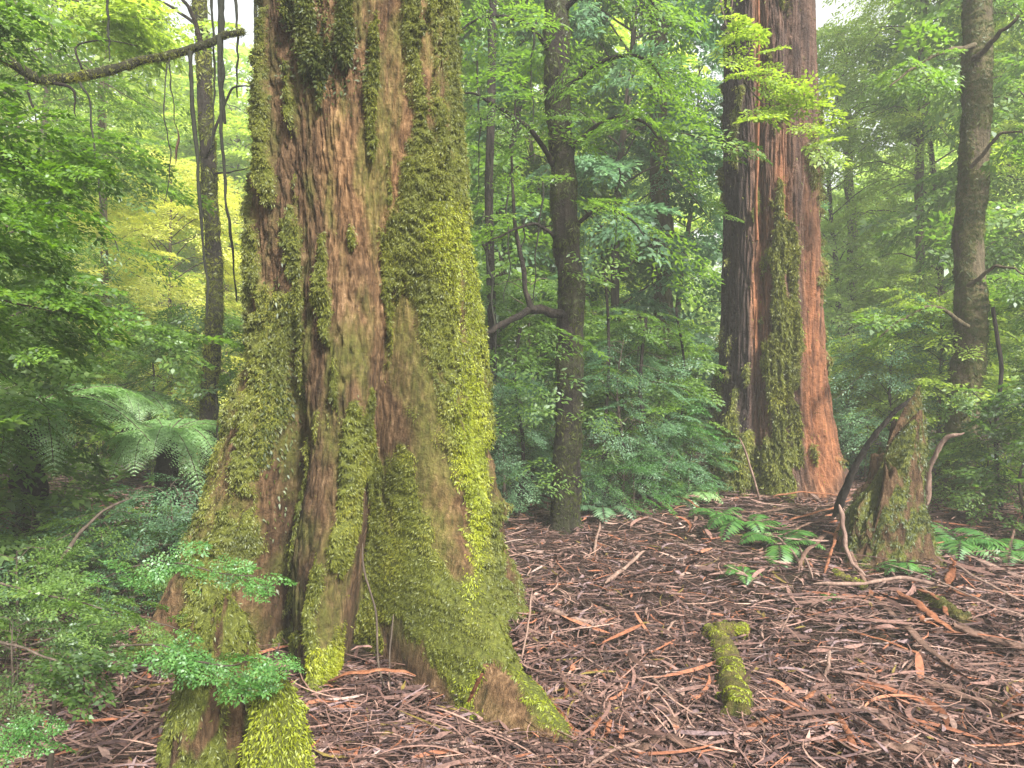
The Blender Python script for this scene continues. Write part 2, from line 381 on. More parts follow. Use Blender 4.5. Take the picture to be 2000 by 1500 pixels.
# ------------------------------------------------------------------ big trunks
def grid_trunk(zs, nth, cen, rad, lobes):
    th = np.linspace(0, 2*np.pi, nth, endpoint=False)
    Z, T = np.meshgrid(zs, th, indexing='ij')
    cx, cy = cen(Z)
    return Z, T, cx, cy
def blobs(px, py, L):
    s = 0
    for x, y, sx, sy, a in L: s = s+a*np.exp(-((px-x)/sx)**2-((py-y)/sy)**2)
    return s
def quads_ring(m, n):
    i, j = np.meshgrid(np.arange(m-1), np.arange(n), indexing='ij')
    return np.stack([i*n+j, i*n+(j+1) % n, (i+1)*n+(j+1) % n, (i+1)*n+j], -1).reshape(-1, 4)
def tufts(g, V, mask, n, size, seed, down=.75, out=.55, facing=None, wr=.26):
    """moss fronds scattered over a grid surface V (m,n,3) in proportion to mask"""
    r = np.random.default_rng(seed)
    dz = np.gradient(V, axis=0); dt = (np.roll(V, -1, 1)-np.roll(V, 1, 1))*.5
    Nn = np.cross(dt, dz); A = np.linalg.norm(Nn, axis=-1); Nn = Nn/np.maximum(A, 1e-9)[..., None]
    wgt = np.clip(mask, 0, None)*A
    if facing is not None:
        vd = unit(np.array([0, 0, CAMZ])-V); wgt = wgt*sst(-.45, .1, (vd*Nn).sum(-1))
    wgt = wgt.ravel()/wgt.sum()
    k = r.choice(wgt.size, n, p=wgt)
    P = V.reshape(-1, 3)[k]; N = Nn.reshape(-1, 3)[k]
    tg = r.normal(0, 1, (n, 3)); tg -= (tg*N).sum(1, keepdims=True)*N
    D = out*N+.38*tg+np.array([0, 0, -down]); D = unit(D)
    NN = unit(N+r.normal(0, .45, (n, 3)))
    L = size*r.uniform(.5, 1.5, n)
    P = P+tg*size*.4-N*size*.15
    return leaves(g, P, D, NN, L, L*wr, .1)

def giant():
    cx0, cy0 = -1.02, 4.6
    zs = np.linspace(-.25, 4.9, 640); n = 760
    th = np.linspace(-np.pi, np.pi, n, endpoint=False)      # 0 = right (+X), -pi/2 = towards the camera
    Z, T = np.meshgrid(zs, th, indexing='ij')
    # centre and mean radius follow the outline in the photo
    tz = np.array([-.25, .2, .5, .8, 1.1, 1.5, 1.9, 2.3, 2.8, 3.5, 4.2, 4.9])
    lx = np.array([350, 365, 392, 425, 455, 478, 490, 499, 504, 510, 512, 514])
    rx = np.array([985, 985, 975, 962, 945, 930, 925, 915, 900, 886, 880, 872])
    k = F/cy0; XL, XR = (lx-1000)/k, (rx-1000)/k
    cxz = np.interp(Z, tz, (XL+XR)/2); rz = np.interp(Z, tz, (XR-XL)/2)*.985
    rb = np.interp(Z, tz, [.80,.78,.76,.75,.73,.71,.69,.67,.65,.63,.61,.60])
    base = np.minimum(rz, rb*1.02)*(1-.085*sst(.3, 2.2, Z))
    h = np.clip(Z, 0, None)
    def wrap(a): return (a+np.pi) % (2*np.pi)-np.pi
    rad = base.copy()
    #       angle, width, base amp, decay height, high amp
    lob = [(-2.55, .42, .48, .62, .05), (-1.52, .20, .34, .85, .06), (-.80, .27, 1.30, .48, .13),
           (-.13, .33, .40, .75, .07), (.75, .4, .6, .6, .05), (1.6, .4, .5, .6, .05), (2.5, .4, .5, .6, .05), (-2.0, .16, .05, .9, .03)]
    lead = T-.0*h
    for a, wd, A, dh, up in lob:
        tw = a+.12*pn(Z*.8, a*3, .5)+.05*(1-np.exp(-h))
        d = wrap(T-tw)
        wz = wd*(.66+.60*(1-np.exp(-h*1.6)))
        amp = A*np.exp(-(h/dh)**.9)+up*np.exp(-h*.28)
        rad = rad+amp*np.exp(-(np.abs(d)/wz)**1.7)
    for a, wd, dep, zz in [(-1.97, .16, .44, 1.4), (-1.17, .17, .48, 1.7), (-.44, .13, .26, .9), (-2.95, .1, .1, .5), (.3, .2, .2, .8)]:   # deep folds
        d = wrap(T-a-.10*pn(Z*1.1, a*5, 3.5)-.06*h*(a > -1.6))
        rad = rad-dep*np.exp(-(d/wd)**2)*(.22*np.exp(-((h-1.9)/1.1)**2)+np.exp(-(h/zz)**2))
    # gentle swellings
    x1, y1 = np.cos(T)*1.2, np.sin(T)*1.2
    rad = rad+.030*fbm(x1*1.6+5, y1*1.6, Z*.9, 3)+.10*np.clip(rad-base, 0, 1)*fbm(x1*7, y1*7, Z*5+np.cos(T), 3)
    X = cxz+rad*np.cos(T); Y = cy0+rad*np.sin(T)
    px, py = proj(np.stack([X, np.maximum(Y, .5), Z], -1))
    X0, Y0 = X, Y
    ridge = fbm(x1*2.4, y1*2.4, Z*1.1+3, 3)
    mk_ = -.06+1.25*fbm(x1*4.4+9, y1*4.4, Z*1.35, 4)+.25*ridge+.8*np.exp(-h/.35)*pn(X0*6, Y0*6, Z*6)
    mk_ = mk_+.62*blobs(px, py, [(850, 480, 110, 170, .65), (880, 700, 90, 200, .7), (540, 850, 80, 260, .4), (480, 1130, 90, 160, .8), (665, 1150, 60, 180, .6),
                             (850, 1080, 110, 170, .75), (960, 1150, 60, 200, .7), (620, 90, 90, 110, .6), (850, 250, 70, 150, .35), (800, 60, 90, 130, .25),
                             (560, 560, 60, 130, .45), (900, 1330, 120, 100, .1), (1010, 1410, 90, 60, .15),
                             (660, 300, 55, 190, -.75), (740, 380, 60, 110, -.8), (660, 600, 70, 140, -.7), (575, 1150, 35, 200, -.6), (765, 1150, 45, 260, -.35),
                             (625, 780, 35, 170, -.6), (530, 250, 40, 260, -.45), (710, 150, 60, 90, -.4), (480, 760, 40, 90, -.3), (860, 1000, 25, 100, -.35), (955, 1300, 40, 80, -.2),
                             (470, 880, 50, 60, -.3), (800, 180, 50, 120, -.35)])
    moss = sst(-.02, .22, mk_)
    moss = moss*sst(-.12, .04, Z-gz(X, Y))
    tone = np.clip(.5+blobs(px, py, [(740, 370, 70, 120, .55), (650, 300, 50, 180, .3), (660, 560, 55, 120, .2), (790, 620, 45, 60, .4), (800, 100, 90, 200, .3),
                                    (600, 700, 60, 400, -.35), (575, 1150, 50, 220, -.5), (765, 1120, 60, 260, -.45), (540, 100, 50, 250, -.15), (850, 1000, 40, 90, .25)])  # dark spots at the root hollows put their shade into the bark tone
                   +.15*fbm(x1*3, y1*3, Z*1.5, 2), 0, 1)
    # bark plates and fissures, moss ledges
    fis = np.abs(fbm(x1*15+.8*pn(x1*3, y1*3, Z*3), y1*15, Z*3.2, 3)); bark = .022*sst(.0, .4, fis)+.016*fbm(x1*22, y1*22, Z*9, 3)
    s = (Z*7.5+3.4*fbm(x1*4.2, y1*4.2, Z*3.2, 3)) % 1.0
    ledge = (1-s)**1.1*sst(0, .16, s)
    lump = .5+.5*fbm(x1*8, y1*8, Z*9, 3)
    rad = rad+bark*(1-.6*moss)+moss*(.010+(.050*ledge+.058*lump)*(.7+.3*sst(.1, .9, h)))
    X = cxz+rad*np.cos(T); Y = cy0+rad*np.sin(T)
    V = np.stack([X, Y, Z-.0*rad], -1)
    algae = .55*sst(-.25, .7, fbm(x1*4+20, y1*4, Z*2.2, 4)+blobs(px, py, [(800, 150, 120, 220, .35), (850, 900, 120, 500, .4)]))
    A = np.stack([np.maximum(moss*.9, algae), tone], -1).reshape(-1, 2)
    o = np.array([cx0, cy0, 0.])
    t = thing('giant_tree', 'huge mossy trunk with fluted spreading roots filling the left centre', 'tree', o)
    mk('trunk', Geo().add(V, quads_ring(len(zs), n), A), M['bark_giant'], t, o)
    brt = sst(.2, .9, blobs(px, py, [(905, 1000, 26, 200, .9), (985, 1380, 110, 90, .9), (900, 800, 50, 160, .45), (640, 1290, 50, 40, .9), (850, 450, 70, 90, .45), (900, 560, 60, 120, .4)]))
    g = Geo(); tufts(g, V, moss**1.2*(1-.8*brt)+.001, 400000, .0165, 5, facing=1)
    tag(mk('moss', g, M['moss_frond'], t, o, smooth=False), 'feathery olive moss hanging in shelves', kind='stuff')
    g = Geo(); tufts(g, V, moss*brt, 170000, .017, 6, facing=1)
    tag(mk('moss', g, M['moss_bright'], t, o, smooth=False), 'vivid yellow-green moss on the right-hand root', kind='stuff')
    # dark epiphytic ferns on the upper left face
    g = Geo(); m2 = blobs(px, py, [(620, 60, 75, 90, 1), (650, 150, 60, 60, .8), (570, 700, 35, 260, .35), (545, 900, 30, 160, .4)])*(.4+moss)
    tufts(g, V, m2**1.6, 16000, .030, 8, down=.7, out=.7, facing=1, wr=.3)
    tag(mk('shaggy_moss', g, M['moss_dull'], t, o, smooth=False), 'dark shaggy moss on the upper left of the trunk', kind='stuff')
    return t
giant()

def gum():
    cx0, cy0 = 2.98, 8.0
    g0 = .35
    zs = np.linspace(.1, 6.6, 560); n = 560
    th = np.linspace(-np.pi, np.pi, n, endpoint=False); Z, T = np.meshgrid(zs, th, indexing='ij')
    tz = np.array([.1, .42, .6, .8, 1.2, 1.7, 2.6, 4, 6.6])
    lx = np.array([1366, 1372, 1378, 1384, 1390, 1399, 1405, 1409, 1413]); rx = np.array([1652, 1640, 1630, 1620, 1611, 1602, 1596, 1588, 1580])
    k = F/cy0; XL, XR = (lx-1000)/k, (rx-1000)/k
    cxz = np.interp(Z, tz, (XL+XR)/2); base = np.interp(Z, tz, (XR-XL)/2)*.85
    h = np.clip(Z-g0, 0, None)
    def wrap(a): return (a+np.pi) % (2*np.pi)-np.pi
    rad = base*1.0
    for a, wd, A, dh, up in [(-2.55, .5, .10, .8, .05), (-1.75, .22, .14, .9, .055), (-1.32, .2, .14, .9, .05), (-.55, .45, .16, .7, .06), (.5, .5, .1, .6, .05), (1.6, .5, .1, .6, .05)]:
        rad = rad+(A*np.exp(-h/dh)+up)*np.exp(-(np.abs(wrap(T-a-.05*pn(Z*.6, a*3, 1)))/wd)**2.2)
    for a, wd, dep in [(-2.12, .10, .11), (-1.02, .10, .12), (-1.53, .07, .06)]:
        rad = rad-dep*np.exp(-(wrap(T-a-.06*pn(Z*.7, a*3, 7))/wd)**2)*(.65+.35*pn(Z*1.2, a, 3))
    x1, y1 = np.cos(T)*1.2, np.sin(T)*1.2
    rad = rad+.02*fbm(x1*2, y1*2, Z*.5, 3)
    X = cxz+rad*np.cos(T); Y = cy0+rad*np.sin(T); px, py = proj(np.stack([X, Y, Z], -1))
    mk_ = -.62+1.1*fbm(x1*3.5+2, y1*3.5, Z*1.6, 4)+blobs(px, py, [(1515, 560, 22, 170, .9), (1525, 800, 30, 260, 1.0), (1470, 720, 35, 60, .7), (1450, 900, 45, 120, .85), (1395, 760, 18, 130, .5),
                                                          (1585, 330, 12, 130, .5), (1490, 950, 60, 50, .6), (1540, 640, 14, 180, .5)])
    moss = sst(-.02, .2, mk_)
    # columns of differently coloured bark: charred grey left, orange ribs, plum upper right
    tone = .47+blobs(px, py, [(1435, 200, 32, 520, -.5), (1455, 800, 14, 300, -.4), (1427, 620, 16, 200, -.38), (1483, 150, 12, 500, .38), (1525, 370, 22, 130, .45),
                              (1580, 560, 22, 200, .45), (1590, 820, 36, 200, .55), (1480, 600, 22, 150, .35), (1400, 640, 12, 120, .45), (1550, 60, 30, 130, -.08),
                              (1560, 800, 10, 300, -.3), (1615, 900, 22, 60, .5)])+.16*fbm(x1*5, y1*5, Z*.8, 3)
    tone = np.clip(tone, 0, 1)
    fis = np.abs(fbm(x1*13+1.2*pn(x1*2, y1*2, Z*1.3), y1*13, Z*1.1, 4)); rad = rad+.035*sst(0, .4, fis)+.012*fbm(x1*20, y1*20, Z*3, 2)
    s = (Z*5+1.9*fbm(x1*3.2, y1*3.2, Z*2.2, 3)) % 1.0
    rad = rad+moss*(.02+.06*(1-s)*sst(0, .16, s)+.03*(.5+.5*fbm(x1*8, y1*8, Z*8, 2)))
    X = cxz+rad*np.cos(T); Y = cy0+rad*np.sin(T); V = np.stack([X, Y, Z], -1)
    o = np.array([cx0, cy0, g0])
    t = thing('gum_tree', 'tall red-brown gum trunk with charred left side and moss streaks', 'tree', o)
    mk('trunk', Geo().add(V, quads_ring(len(zs), n), np.stack([moss*.85, tone], -1).reshape(-1, 2)), M['bark_red'], t, o)
    g = Geo(); tufts(g, V, moss+.004, 42000, .032, 15, facing=1)
    tag(mk('moss', g, M['moss_frond'], t, o, smooth=False), kind='stuff')
    # long loose ribbons of bark hanging on the trunk
    def rib(pts, w_, m_, lab):
        P = spline([at(*p) for p in pts], 30); P = wob(P, .02, 6, pts[0][0])
        mk('bark_ribbon', tube(Geo(), P, np.linspace(.8, 1, 30)*w_*(1+.3*pn(np.linspace(0, 7, 30), .2, pts[0][0])), 7, .3, flat=.35), m_, t, o)['label'] = lab
    rib([(1480, -40, 7.38), (1481, 150, 7.38), (1478, 330, 7.36), (1477, 470, 7.33)], .045, M['strip_orange'], 'orange ribbon of bark down the middle')
    rib([(1579, -40, 7.72), (1578, 150, 7.7), (1574, 300, 7.66), (1560, 470, 7.56)], .014, M['bark_pale'], 'thin pale ribbon at the right edge')
    rib([(1428, -40, 7.5), (1430, 60, 7.5), (1427, 130, 7.5)], .012, M['bark_pale'], 'thin grey ribbon at the upper left')
gum()

# ------------------------------------------------------------------ foliage building blocks
def spray_tpl(seed, tw=8, lf=7, leaf=.11, wr=.5):
    r = np.random.default_rng(seed); P = []; D = []; S = []
    for i in range(tw*2):
        t = .10+.90*(i+.5)/(tw*2); sd = 1 if i % 2 else -1
        ln = (.50*(1-t)**.75+.10)*r.uniform(.8, 1.15); an = sd*R(52-14*t)+r.normal(0, .08)
        d = np.array([math.cos(an), math.sin(an), 0])
        for j in range(lf):
            q = (j+1)/lf; p = np.array([t, 0, 0])+d*ln*q
            s2 = 1 if j % 2 else -1; a2 = an+s2*R(48)+r.normal(0, .2)
            if j == lf-1: a2 = an
            P.append(p+r.normal(0, .008, 3)); D.append([math.cos(a2), math.sin(a2), r.normal(-.12, .22)]); S.append(r.uniform(.7, 1.2)*leaf)
    P = np.array(P); D = unit(np.array(D)); S = np.array(S)
    P[:, 2] -= .22*P[:, 0]**2+.25*P[:, 1]**2
    return P, D, S, wr
def frames(az, pitch, roll):
    ca, sa, cp, sp, cr, sr = np.cos(az), np.sin(az), np.cos(pitch), np.sin(pitch), np.cos(roll), np.sin(roll)
    X = np.stack([ca*cp, sa*cp, sp], -1); Y0 = np.stack([-sa, ca, 0*sa], -1); Z0 = np.cross(X, Y0)
    Y = Y0*cr[:, None]+Z0*sr[:, None]; Z = np.cross(X, Y)
    return np.stack([X, Y, Z], -1)          # columns = axes
def put_sprays(g, O, az, pitch, roll, s, tpl, seed):
    r = np.random.default_rng(seed); P, D, S, wr = tpl
    B = frames(az, pitch, roll)
    PP = O[:, None]+s[:, None, None]*np.einsum('kij,nj->kni', B, P)
    DD = np.einsum('kij,nj->kni', B, D)
    NN = B[:, None, :, 2]+r.normal(0, .35, DD.shape)
    LL = (s[:, None]*S[None]).ravel()
    leaves(g, PP.reshape(-1, 3), DD.reshape(-1, 3), unit(NN.reshape(-1, 3)), LL, LL*wr)
TPL = {'beech': spray_tpl(1, 8, 6, .12, .55), 'fine': spray_tpl(2, 9, 7, .09, .38), 'broad': spray_tpl(3, 6, 4, .19, .5)}

def tree_geo(seed, H, cb, Rc, nl, ns, sl, tpl='beech', r0=.06, prof='oval', droop=.25, rise=.25, stemH=None):
    """stem, limbs and leaf sprays in local coordinates, foot at the origin"""
    r = np.random.default_rng(seed); W = Geo(); Lf = Geo()
    st = spline([[0, 0, -.15], [r.normal(0, .06*H/4), r.normal(0, .06*H/4), H*.35], [r.normal(0, .1*H/4), r.normal(0, .1*H/4), H*.7], [r.normal(0, .12*H/4), r.normal(0, .12*H/4), H]], 30)
    tube(W, st, r0*(1.1-.95*np.linspace(0, 1, 30)), 8, .25)
    O = []; AZ = []; PI = []; SC = []
    for i in range(nl):
        q = (i+r.random())/nl; hh = cb+(H-cb)*q
        p0 = np.array([np.interp(hh, st[:, 2], st[:, k]) for k in range(3)])
        if prof == 'oval': pr = math.sin(math.pi*min(max(.12+.86*q, 0), 1))**.6
        elif prof == 'cone': pr = 1-.8*q
        else: pr = 1.
        az = i*2.4+r.normal(0, .4); ln = Rc*pr*r.uniform(.6, 1.1)
        d = np.array([math.cos(az), math.sin(az), 0]); e = p0+d*ln+np.array([0, 0, ln*(rise-droop)+r.normal(0, .1*ln)])
        mid = p0+d*ln*.5+np.array([0, 0, ln*rise*.9])+r.normal(0, .05*ln, 3)
        P = spline([p0, mid, e], 8); tube(W, P, np.linspace(r0*.20, .003, 8), 5)
        for k in range(ns):
            t = .25+.75*(k+r.random())/ns; f = t*7; a = int(min(f, 6)); pp = P[a]+(P[a+1]-P[a])*(f-a)
            O.append(pp+r.normal(0, .04*Rc, 3)); AZ.append(az+r.normal(0, .75)); PI.append(r.normal(-.15, .22)); SC.append(sl*r.uniform(.65, 1.25))
    O = np.array(O)
    put_sprays(Lf, O, np.array(AZ), np.array(PI), r.normal(0, .3, len(O)), np.array(SC), TPL[tpl], seed+1)
    return W, Lf
PROTO = {}
def proto(key, **kw):
    W, Lf = tree_geo(**kw); PROTO[key] = [W, Lf, None, None]
proto('bushy', seed=29, H=4.6, cb=.3, Rc=1.7, nl=60, ns=10, sl=.62, r0=.05, tpl='fine')
proto('tall', seed=21, H=9, cb=.8, Rc=2.3, nl=56, ns=9, sl=.9, r0=.09)
proto('tall_loose', seed=22, H=9, cb=1.8, Rc=2.6, nl=40, ns=8, sl=1.0, r0=.09, tpl='broad')
proto('tall_fine', seed=23, H=9, cb=1.0, Rc=2.2, nl=56, ns=9, sl=.85, r0=.08, tpl='fine')
proto('shrub', seed=24, H=2.4, cb=.15, Rc=1.15, nl=34, ns=6, sl=.45, r0=.03)
proto('shrub_fine', seed=25, H=2.4, cb=.1, Rc=1.1, nl=34, ns=6, sl=.45, r0=.03, tpl='fine')
proto('shrub_broad', seed=26, H=2.4, cb=.15, Rc=1.1, nl=30, ns=5, sl=.5, r0=.03, tpl='broad')
proto('low', seed=27, H=.8, cb=.05, Rc=.7, nl=18, ns=4, sl=.34, r0=.014, tpl='fine')
def plant(name, key, px, Y, s, leaf, label, cat, group=None, rz=0, sz=None, wood='twig', x=None, crown='crown', stem='trunk'):
    p = ground_at(px, Y); pr = PROTO[key]
    if x is not None: p = np.array(x)
    t = thing(name, label, cat, p, group); t.rotation_euler = (0, 0, rz); t.scale = (s, s, sz or s)
    for i, (k, nm) in enumerate(((0, stem), (1, crown))):
        mt = M[wood] if i == 0 else M[leaf]
        if pr[2+i] is None:
            o = mk(nm, pr[k], mt, t, smooth=(i == 0)); pr[2+i] = o.data
        else:
            o = bpy.data.objects.new(nm, pr[2+i]); COL.objects.link(o); o.parent = t
        o.material_slots[0].link = 'OBJECT'; o.material_slots[0].material = mt
    return t

# far wood: one mass of crowns behind everything
def far_wood():
    g = Geo(); r = np.random.default_rng(40)
    O = []; S = []
    for i in range(95):
        Y = r.uniform(24, 46); X = r.uniform(-.95, .95)*Y; H = r.uniform(6, 18)
        if abs(1000+F*X/Y-1690) < 130 or abs(1000+F*X/Y-1380) < 60: H = min(H, 9)
        n = int(70*H/12); z = r.random(n)**.9*H; a = r.uniform(0, 6.28, n)
        rr = (2.2+H*.09)*np.sqrt(r.random(n))*(1-.55*(z/H)**2)
        O.append(np.stack([X+rr*np.cos(a), Y+rr*np.sin(a), z+gz(X, Y)], -1)); S.append(r.uniform(1.1, 2.2, n))
    O = np.concatenate(O); n = len(O)
    put_sprays(g, O, r.uniform(0, 6.28, n), r.normal(-.2, .3, n), r.normal(0, .4, n), np.concatenate(S), TPL['broad'], 41)
    return g
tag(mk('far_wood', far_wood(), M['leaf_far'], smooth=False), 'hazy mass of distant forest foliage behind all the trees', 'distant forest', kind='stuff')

GU = 'understorey trees filling the forest behind the big trunks'
UT = [  # name, proto, px, Y, scale, leaf, label, rz, height scale
 ('bushy', 335, 11, 1.0, 'leaf_yellow', 'glowing yellow-green tree in the clearing left of the giant trunk', .3, 1.03),
 ('tall_fine', 60, 13, 1.1, 'leaf_bright', 'light green tree at the far left behind the horizontal mossy branch', 1.2, 1.2),
 ('tall_loose', 190, 20, 1.2, 'leaf_bright', 'pale tree rising behind the yellow-green tree, left of the hanging vines', 2.2, 1.4),
 ('tall', 450, 19, 1.2, 'leaf_bright', 'fresh green tree seen between the vines and the giant trunk', 3.0, 1.0),
 ('tall_fine', -60, 8, .9, 'leaf_green', 'mid green tree cut by the left edge behind the dark shrub', .8, 1.0),
 ('tall_loose', 470, 22, 1.3, 'leaf_far', 'distant tree whose top shows against white sky beside the giant trunk', 1.8, 1.3),
 ('tall', 960, 11, .95, 'leaf_green', 'green tree hugging the right edge of the giant trunk', 4.1, 1.1),
 ('tall_fine', 1060, 15, 1.1, 'leaf_bright', 'bright tree behind the dark slender trunk', 5.2, 1.3),
 ('tall', 1215, 10.5, .85, 'leaf_blue', 'blue-green leafy tree between the dark slender trunk and the thin mossy pole', 2.6, 1.1),
 ('tall_fine', 1320, 11.5, .75, 'leaf_blue', 'shorter blue-green tree just left of the red gum trunk', .6, .72),
 ('tall_loose', 1160, 20, 1.2, 'leaf_bright', 'yellowish far tree glimpsed between dark trunk and mossy pole', 3.9, 1.4),
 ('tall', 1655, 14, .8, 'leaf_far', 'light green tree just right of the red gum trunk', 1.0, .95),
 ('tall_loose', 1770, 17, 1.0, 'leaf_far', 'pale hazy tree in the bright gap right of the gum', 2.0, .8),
 ('tall_fine', 1840, 12, .85, 'leaf_bright', 'light green tree close left of the leaning mossy trunk', 3.3, 1.1),
 ('tall', 2010, 10.5, .9, 'leaf_green', 'tree at the right edge behind the leaning mossy trunk', 4.4, 1.2),
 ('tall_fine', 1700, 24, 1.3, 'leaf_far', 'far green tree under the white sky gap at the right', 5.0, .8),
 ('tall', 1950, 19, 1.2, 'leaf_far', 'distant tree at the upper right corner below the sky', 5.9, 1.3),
]
for i, (k, px, Y, s, lf, lab, rz, sz) in enumerate(UT):
    plant('understorey_tree', k, px, Y, s, lf, lab, 'tree', GU, rz, sz)
SH = [
 ('shrub', 150, 11.8, 1.3, 'leaf_green', 'leafy shrub behind the upper fern fronds on the left', .5),
 ('shrub_fine', 290, 8.6, .8, 'leaf_bright', 'light green shrub below the yellow-green tree', 1.3),
 ('shrub_broad', -40, 5.2, .8, 'leaf_green', 'dark bluish shrub at the left edge beside the fern fronds', 2.2),
 ('shrub', 400, 8.2, .9, 'leaf_green', 'shrub at the foot of the vine-hung trunk', 3.1),
 ('shrub_fine', 985, 6.9, .62, 'leaf_blue', 'dense shrub between the giant trunk and the slender dark trunk', 4.0),
 ('shrub', 1040, 8.4, 1.05, 'leaf_green', 'shrub behind the curved bough of the dark tree', 5.1),
 ('shrub_fine', 1215, 7.3, .75, 'leaf_blue', 'bluish shrub right beside the foot of the slender dark trunk', 5.8),
 ('shrub', 1255, 7.8, .85, 'leaf_green', 'large green shrub filling the gap left of the red gum', .2),
 ('shrub_fine', 1345, 7.4, .36, 'leaf_vivid', 'small shrub against the left foot of the red gum', 1.1),
 ('shrub', 1660, 9.8, .8, 'leaf_bright', 'hazy shrub right of the red gum foot', 2.1),
 ('shrub_fine', 1740, 8.6, .9, 'leaf_blue', 'shrub behind the mossy broken stump', 2.9),
 ('shrub', 1835, 8.5, 1.0, 'leaf_bright', 'bright shrub beside the leaning mossy trunk', 3.7),
 ('shrub_broad', 2010, 6.4, .55, 'leaf_dark', 'dark shrub low at the right edge behind the bent stick', 4.6),
 ('shrub', 2120, 7.5, 1.1, 'leaf_green', 'tall shrub cut by the right edge', 5.4),
]
for k, px, Y, s, lf, lab, rz in SH:
    plant('shrub', k, px, Y, s, lf, lab, 'shrub', 'shrubs under the trees', rz, crown='foliage', stem='stem')

# near dark-leaved tree at the left edge, mostly its side limbs in view
plant('overhanging_tree', 'tall', -330, 3.6, .42, 'leaf_green', 'near leafy tree overhanging the left edge of the view', 'tree', None, .4, .5)

# ------------------------------------------------------------------ slender trunks
def slim_tree(name, label, pts, rad, mat, mossn=0, mossm='moss_dull', n=40, rough=.2, limbs=(), sprays=(), leaf='leaf_green', tpl='beech', sl=.6, seed=0, flare=1.0, msize=.045, group=None):
    P = spline([at(*p) for p in pts], n*2); P = wob(P, rad*.5, 7, seed+.5)
    rr = np.interp(np.linspace(0, 1, n*2), [0, .06, .2, 1], [rad*1.8*flare, rad*1.25, rad*1.05, rad*.9])
    o = P[0].copy(); t = thing(name, label, 'tree', o, group)
    th = np.linspace(0, 2*np.pi, 40, endpoint=False)
    T = unit(np.gradient(P, axis=0)); S = unit(np.cross(T, [0, 1., 0])); U = np.cross(S, T)
    q0 = P[:, None]+rr[:, None, None]*(np.cos(th)[None, :, None]*S[:, None]+np.sin(th)[None, :, None]*U[:, None])
    ms = sst(-.05, .3, fbm(q0[..., 0]*5, q0[..., 1]*5, q0[..., 2]*3+seed, 3)+(.3 if mossn else -9))
    rr2 = rr[:, None]*(1+rough*.45*fbm(q0[..., 0]*1.6/rad, q0[..., 1]*1.6/rad, q0[..., 2]*5, 4)+.12*ms)
    V = P[:, None]+rr2[..., None]*(np.cos(th)[None, :, None]*S[:, None]+np.sin(th)[None, :, None]*U[:, None])
    mk('trunk', Geo().add(V, quads_ring(len(P), 40), np.stack([ms*.35, ms*0+.5], -1).reshape(-1, 2)), M[mat], t, o)
    if mossn:
        g = Geo(); tufts(g, V, ms+.03, mossn, msize, seed+3); tag(mk('moss', g, M[mossm], t, o, smooth=False), kind='stuff')
    r = np.random.default_rng(seed+60)
    O = []; AZ = []; SC = []
    for li in limbs:
        pp, r0, nsp = li
        L = spline([at(*p) for p in pp], 24); L = wob(L, r0*.8, 6, seed+pp[0][0]*.01)
        mk('limb', tube(Geo(), L, np.linspace(r0, r0*.25, 24), 8, .25), M[mat], t, o)
        d = L[-1]-L[0]; az = math.atan2(d[1], d[0])
        for k in range(nsp):
            a = int(r.integers(7, 24)); O.append(L[a]+r.normal(0, .03, 3)); AZ.append(az+r.normal(0, .9)); SC.append(sl*r.uniform(.6, 1.2))
    for (px, py, Y, sx, sy, sy_, cnt) in sprays:
        for k in range(cnt):
            O.append(at(px+r.normal(0, sx), py+r.normal(0, sy), Y+r.normal(0, sy_))); AZ.append(r.uniform(0, 6.28)); SC.append(sl*r.uniform(.6, 1.2))
    if O:
        g = Geo(); O = np.array(O); put_sprays(g, O, np.array(AZ), r.normal(-.2, .25, len(O)), r.normal(0, .3, len(O)), np.array(SC), TPL[tpl], seed+9)
        # twigs that carry the sprays back towards the stem
        mk('crown', g, M[leaf], t, o, smooth=False)
    return t

slim_tree('slender_tree', 'slender dark trunk with a curved low bough, centre of the view',
          [(1105, 1085, 6.5), (1108, 900, 6.5), (1115, 650, 6.5), (1108, 400, 6.5), (1090, 150, 6.5), (1085, -120, 6.5)], .115, 'bark_dark', 9000, 'moss_dull', seed=3, rough=.3,
          limbs=[([(1100, 612, 6.45), (1050, 605, 6.3), (1010, 618, 6.1), (960, 645, 5.9), (925, 680, 5.8)], .05, 0),
                 ([(1040, 608, 6.2), (1028, 560, 6.2), (1012, 480, 6.2), (1000, 330, 6.2), (1010, 180, 6.2)], .03, 4),
                 ([(1100, 350, 6.5), (1040, 260, 6.3), (960, 200, 6.0), (910, 180, 5.7)], .03, 11),
                 ([(1100, 300, 6.5), (1180, 240, 6.3), (1240, 230, 6.1), (1290, 270, 5.9)], .03, 11),
                 ([(1095, 180, 6.5), (1180, 120, 6.2), (1250, 110, 6.0), (1300, 160, 5.8)], .028, 11),
                 ([(1095, 120, 6.5), (1030, 50, 6.2), (960, 30, 6.0), (900, 60, 5.7)], .028, 12),
                 ([(1090, 30, 6.5), (1160, -30, 6.2), (1240, -20, 6.0), (1290, 20, 5.8)], .028, 10),
                 ([(1110, 450, 6.5), (1170, 410, 6.3), (1220, 420, 6.1), (1260, 460, 5.9)], .022, 7),
                 ([(1105, 480, 6.5), (1050, 440, 6.3), (1000, 450, 6.1), (945, 480, 5.9)], .02, 5)],
          sprays=[(1000, 800, 6.3, 40, 70, .2, 8), (1130, 900, 6.5, 30, 60, .1, 4), (1100, 470, 6.35, 24, 90, .03, 5), (1085, 120, 6.3, 40, 90, .1, 14)], leaf='leaf_green', tpl='fine', sl=.62)
SG = 'thin dark sapling stems in the understorey'
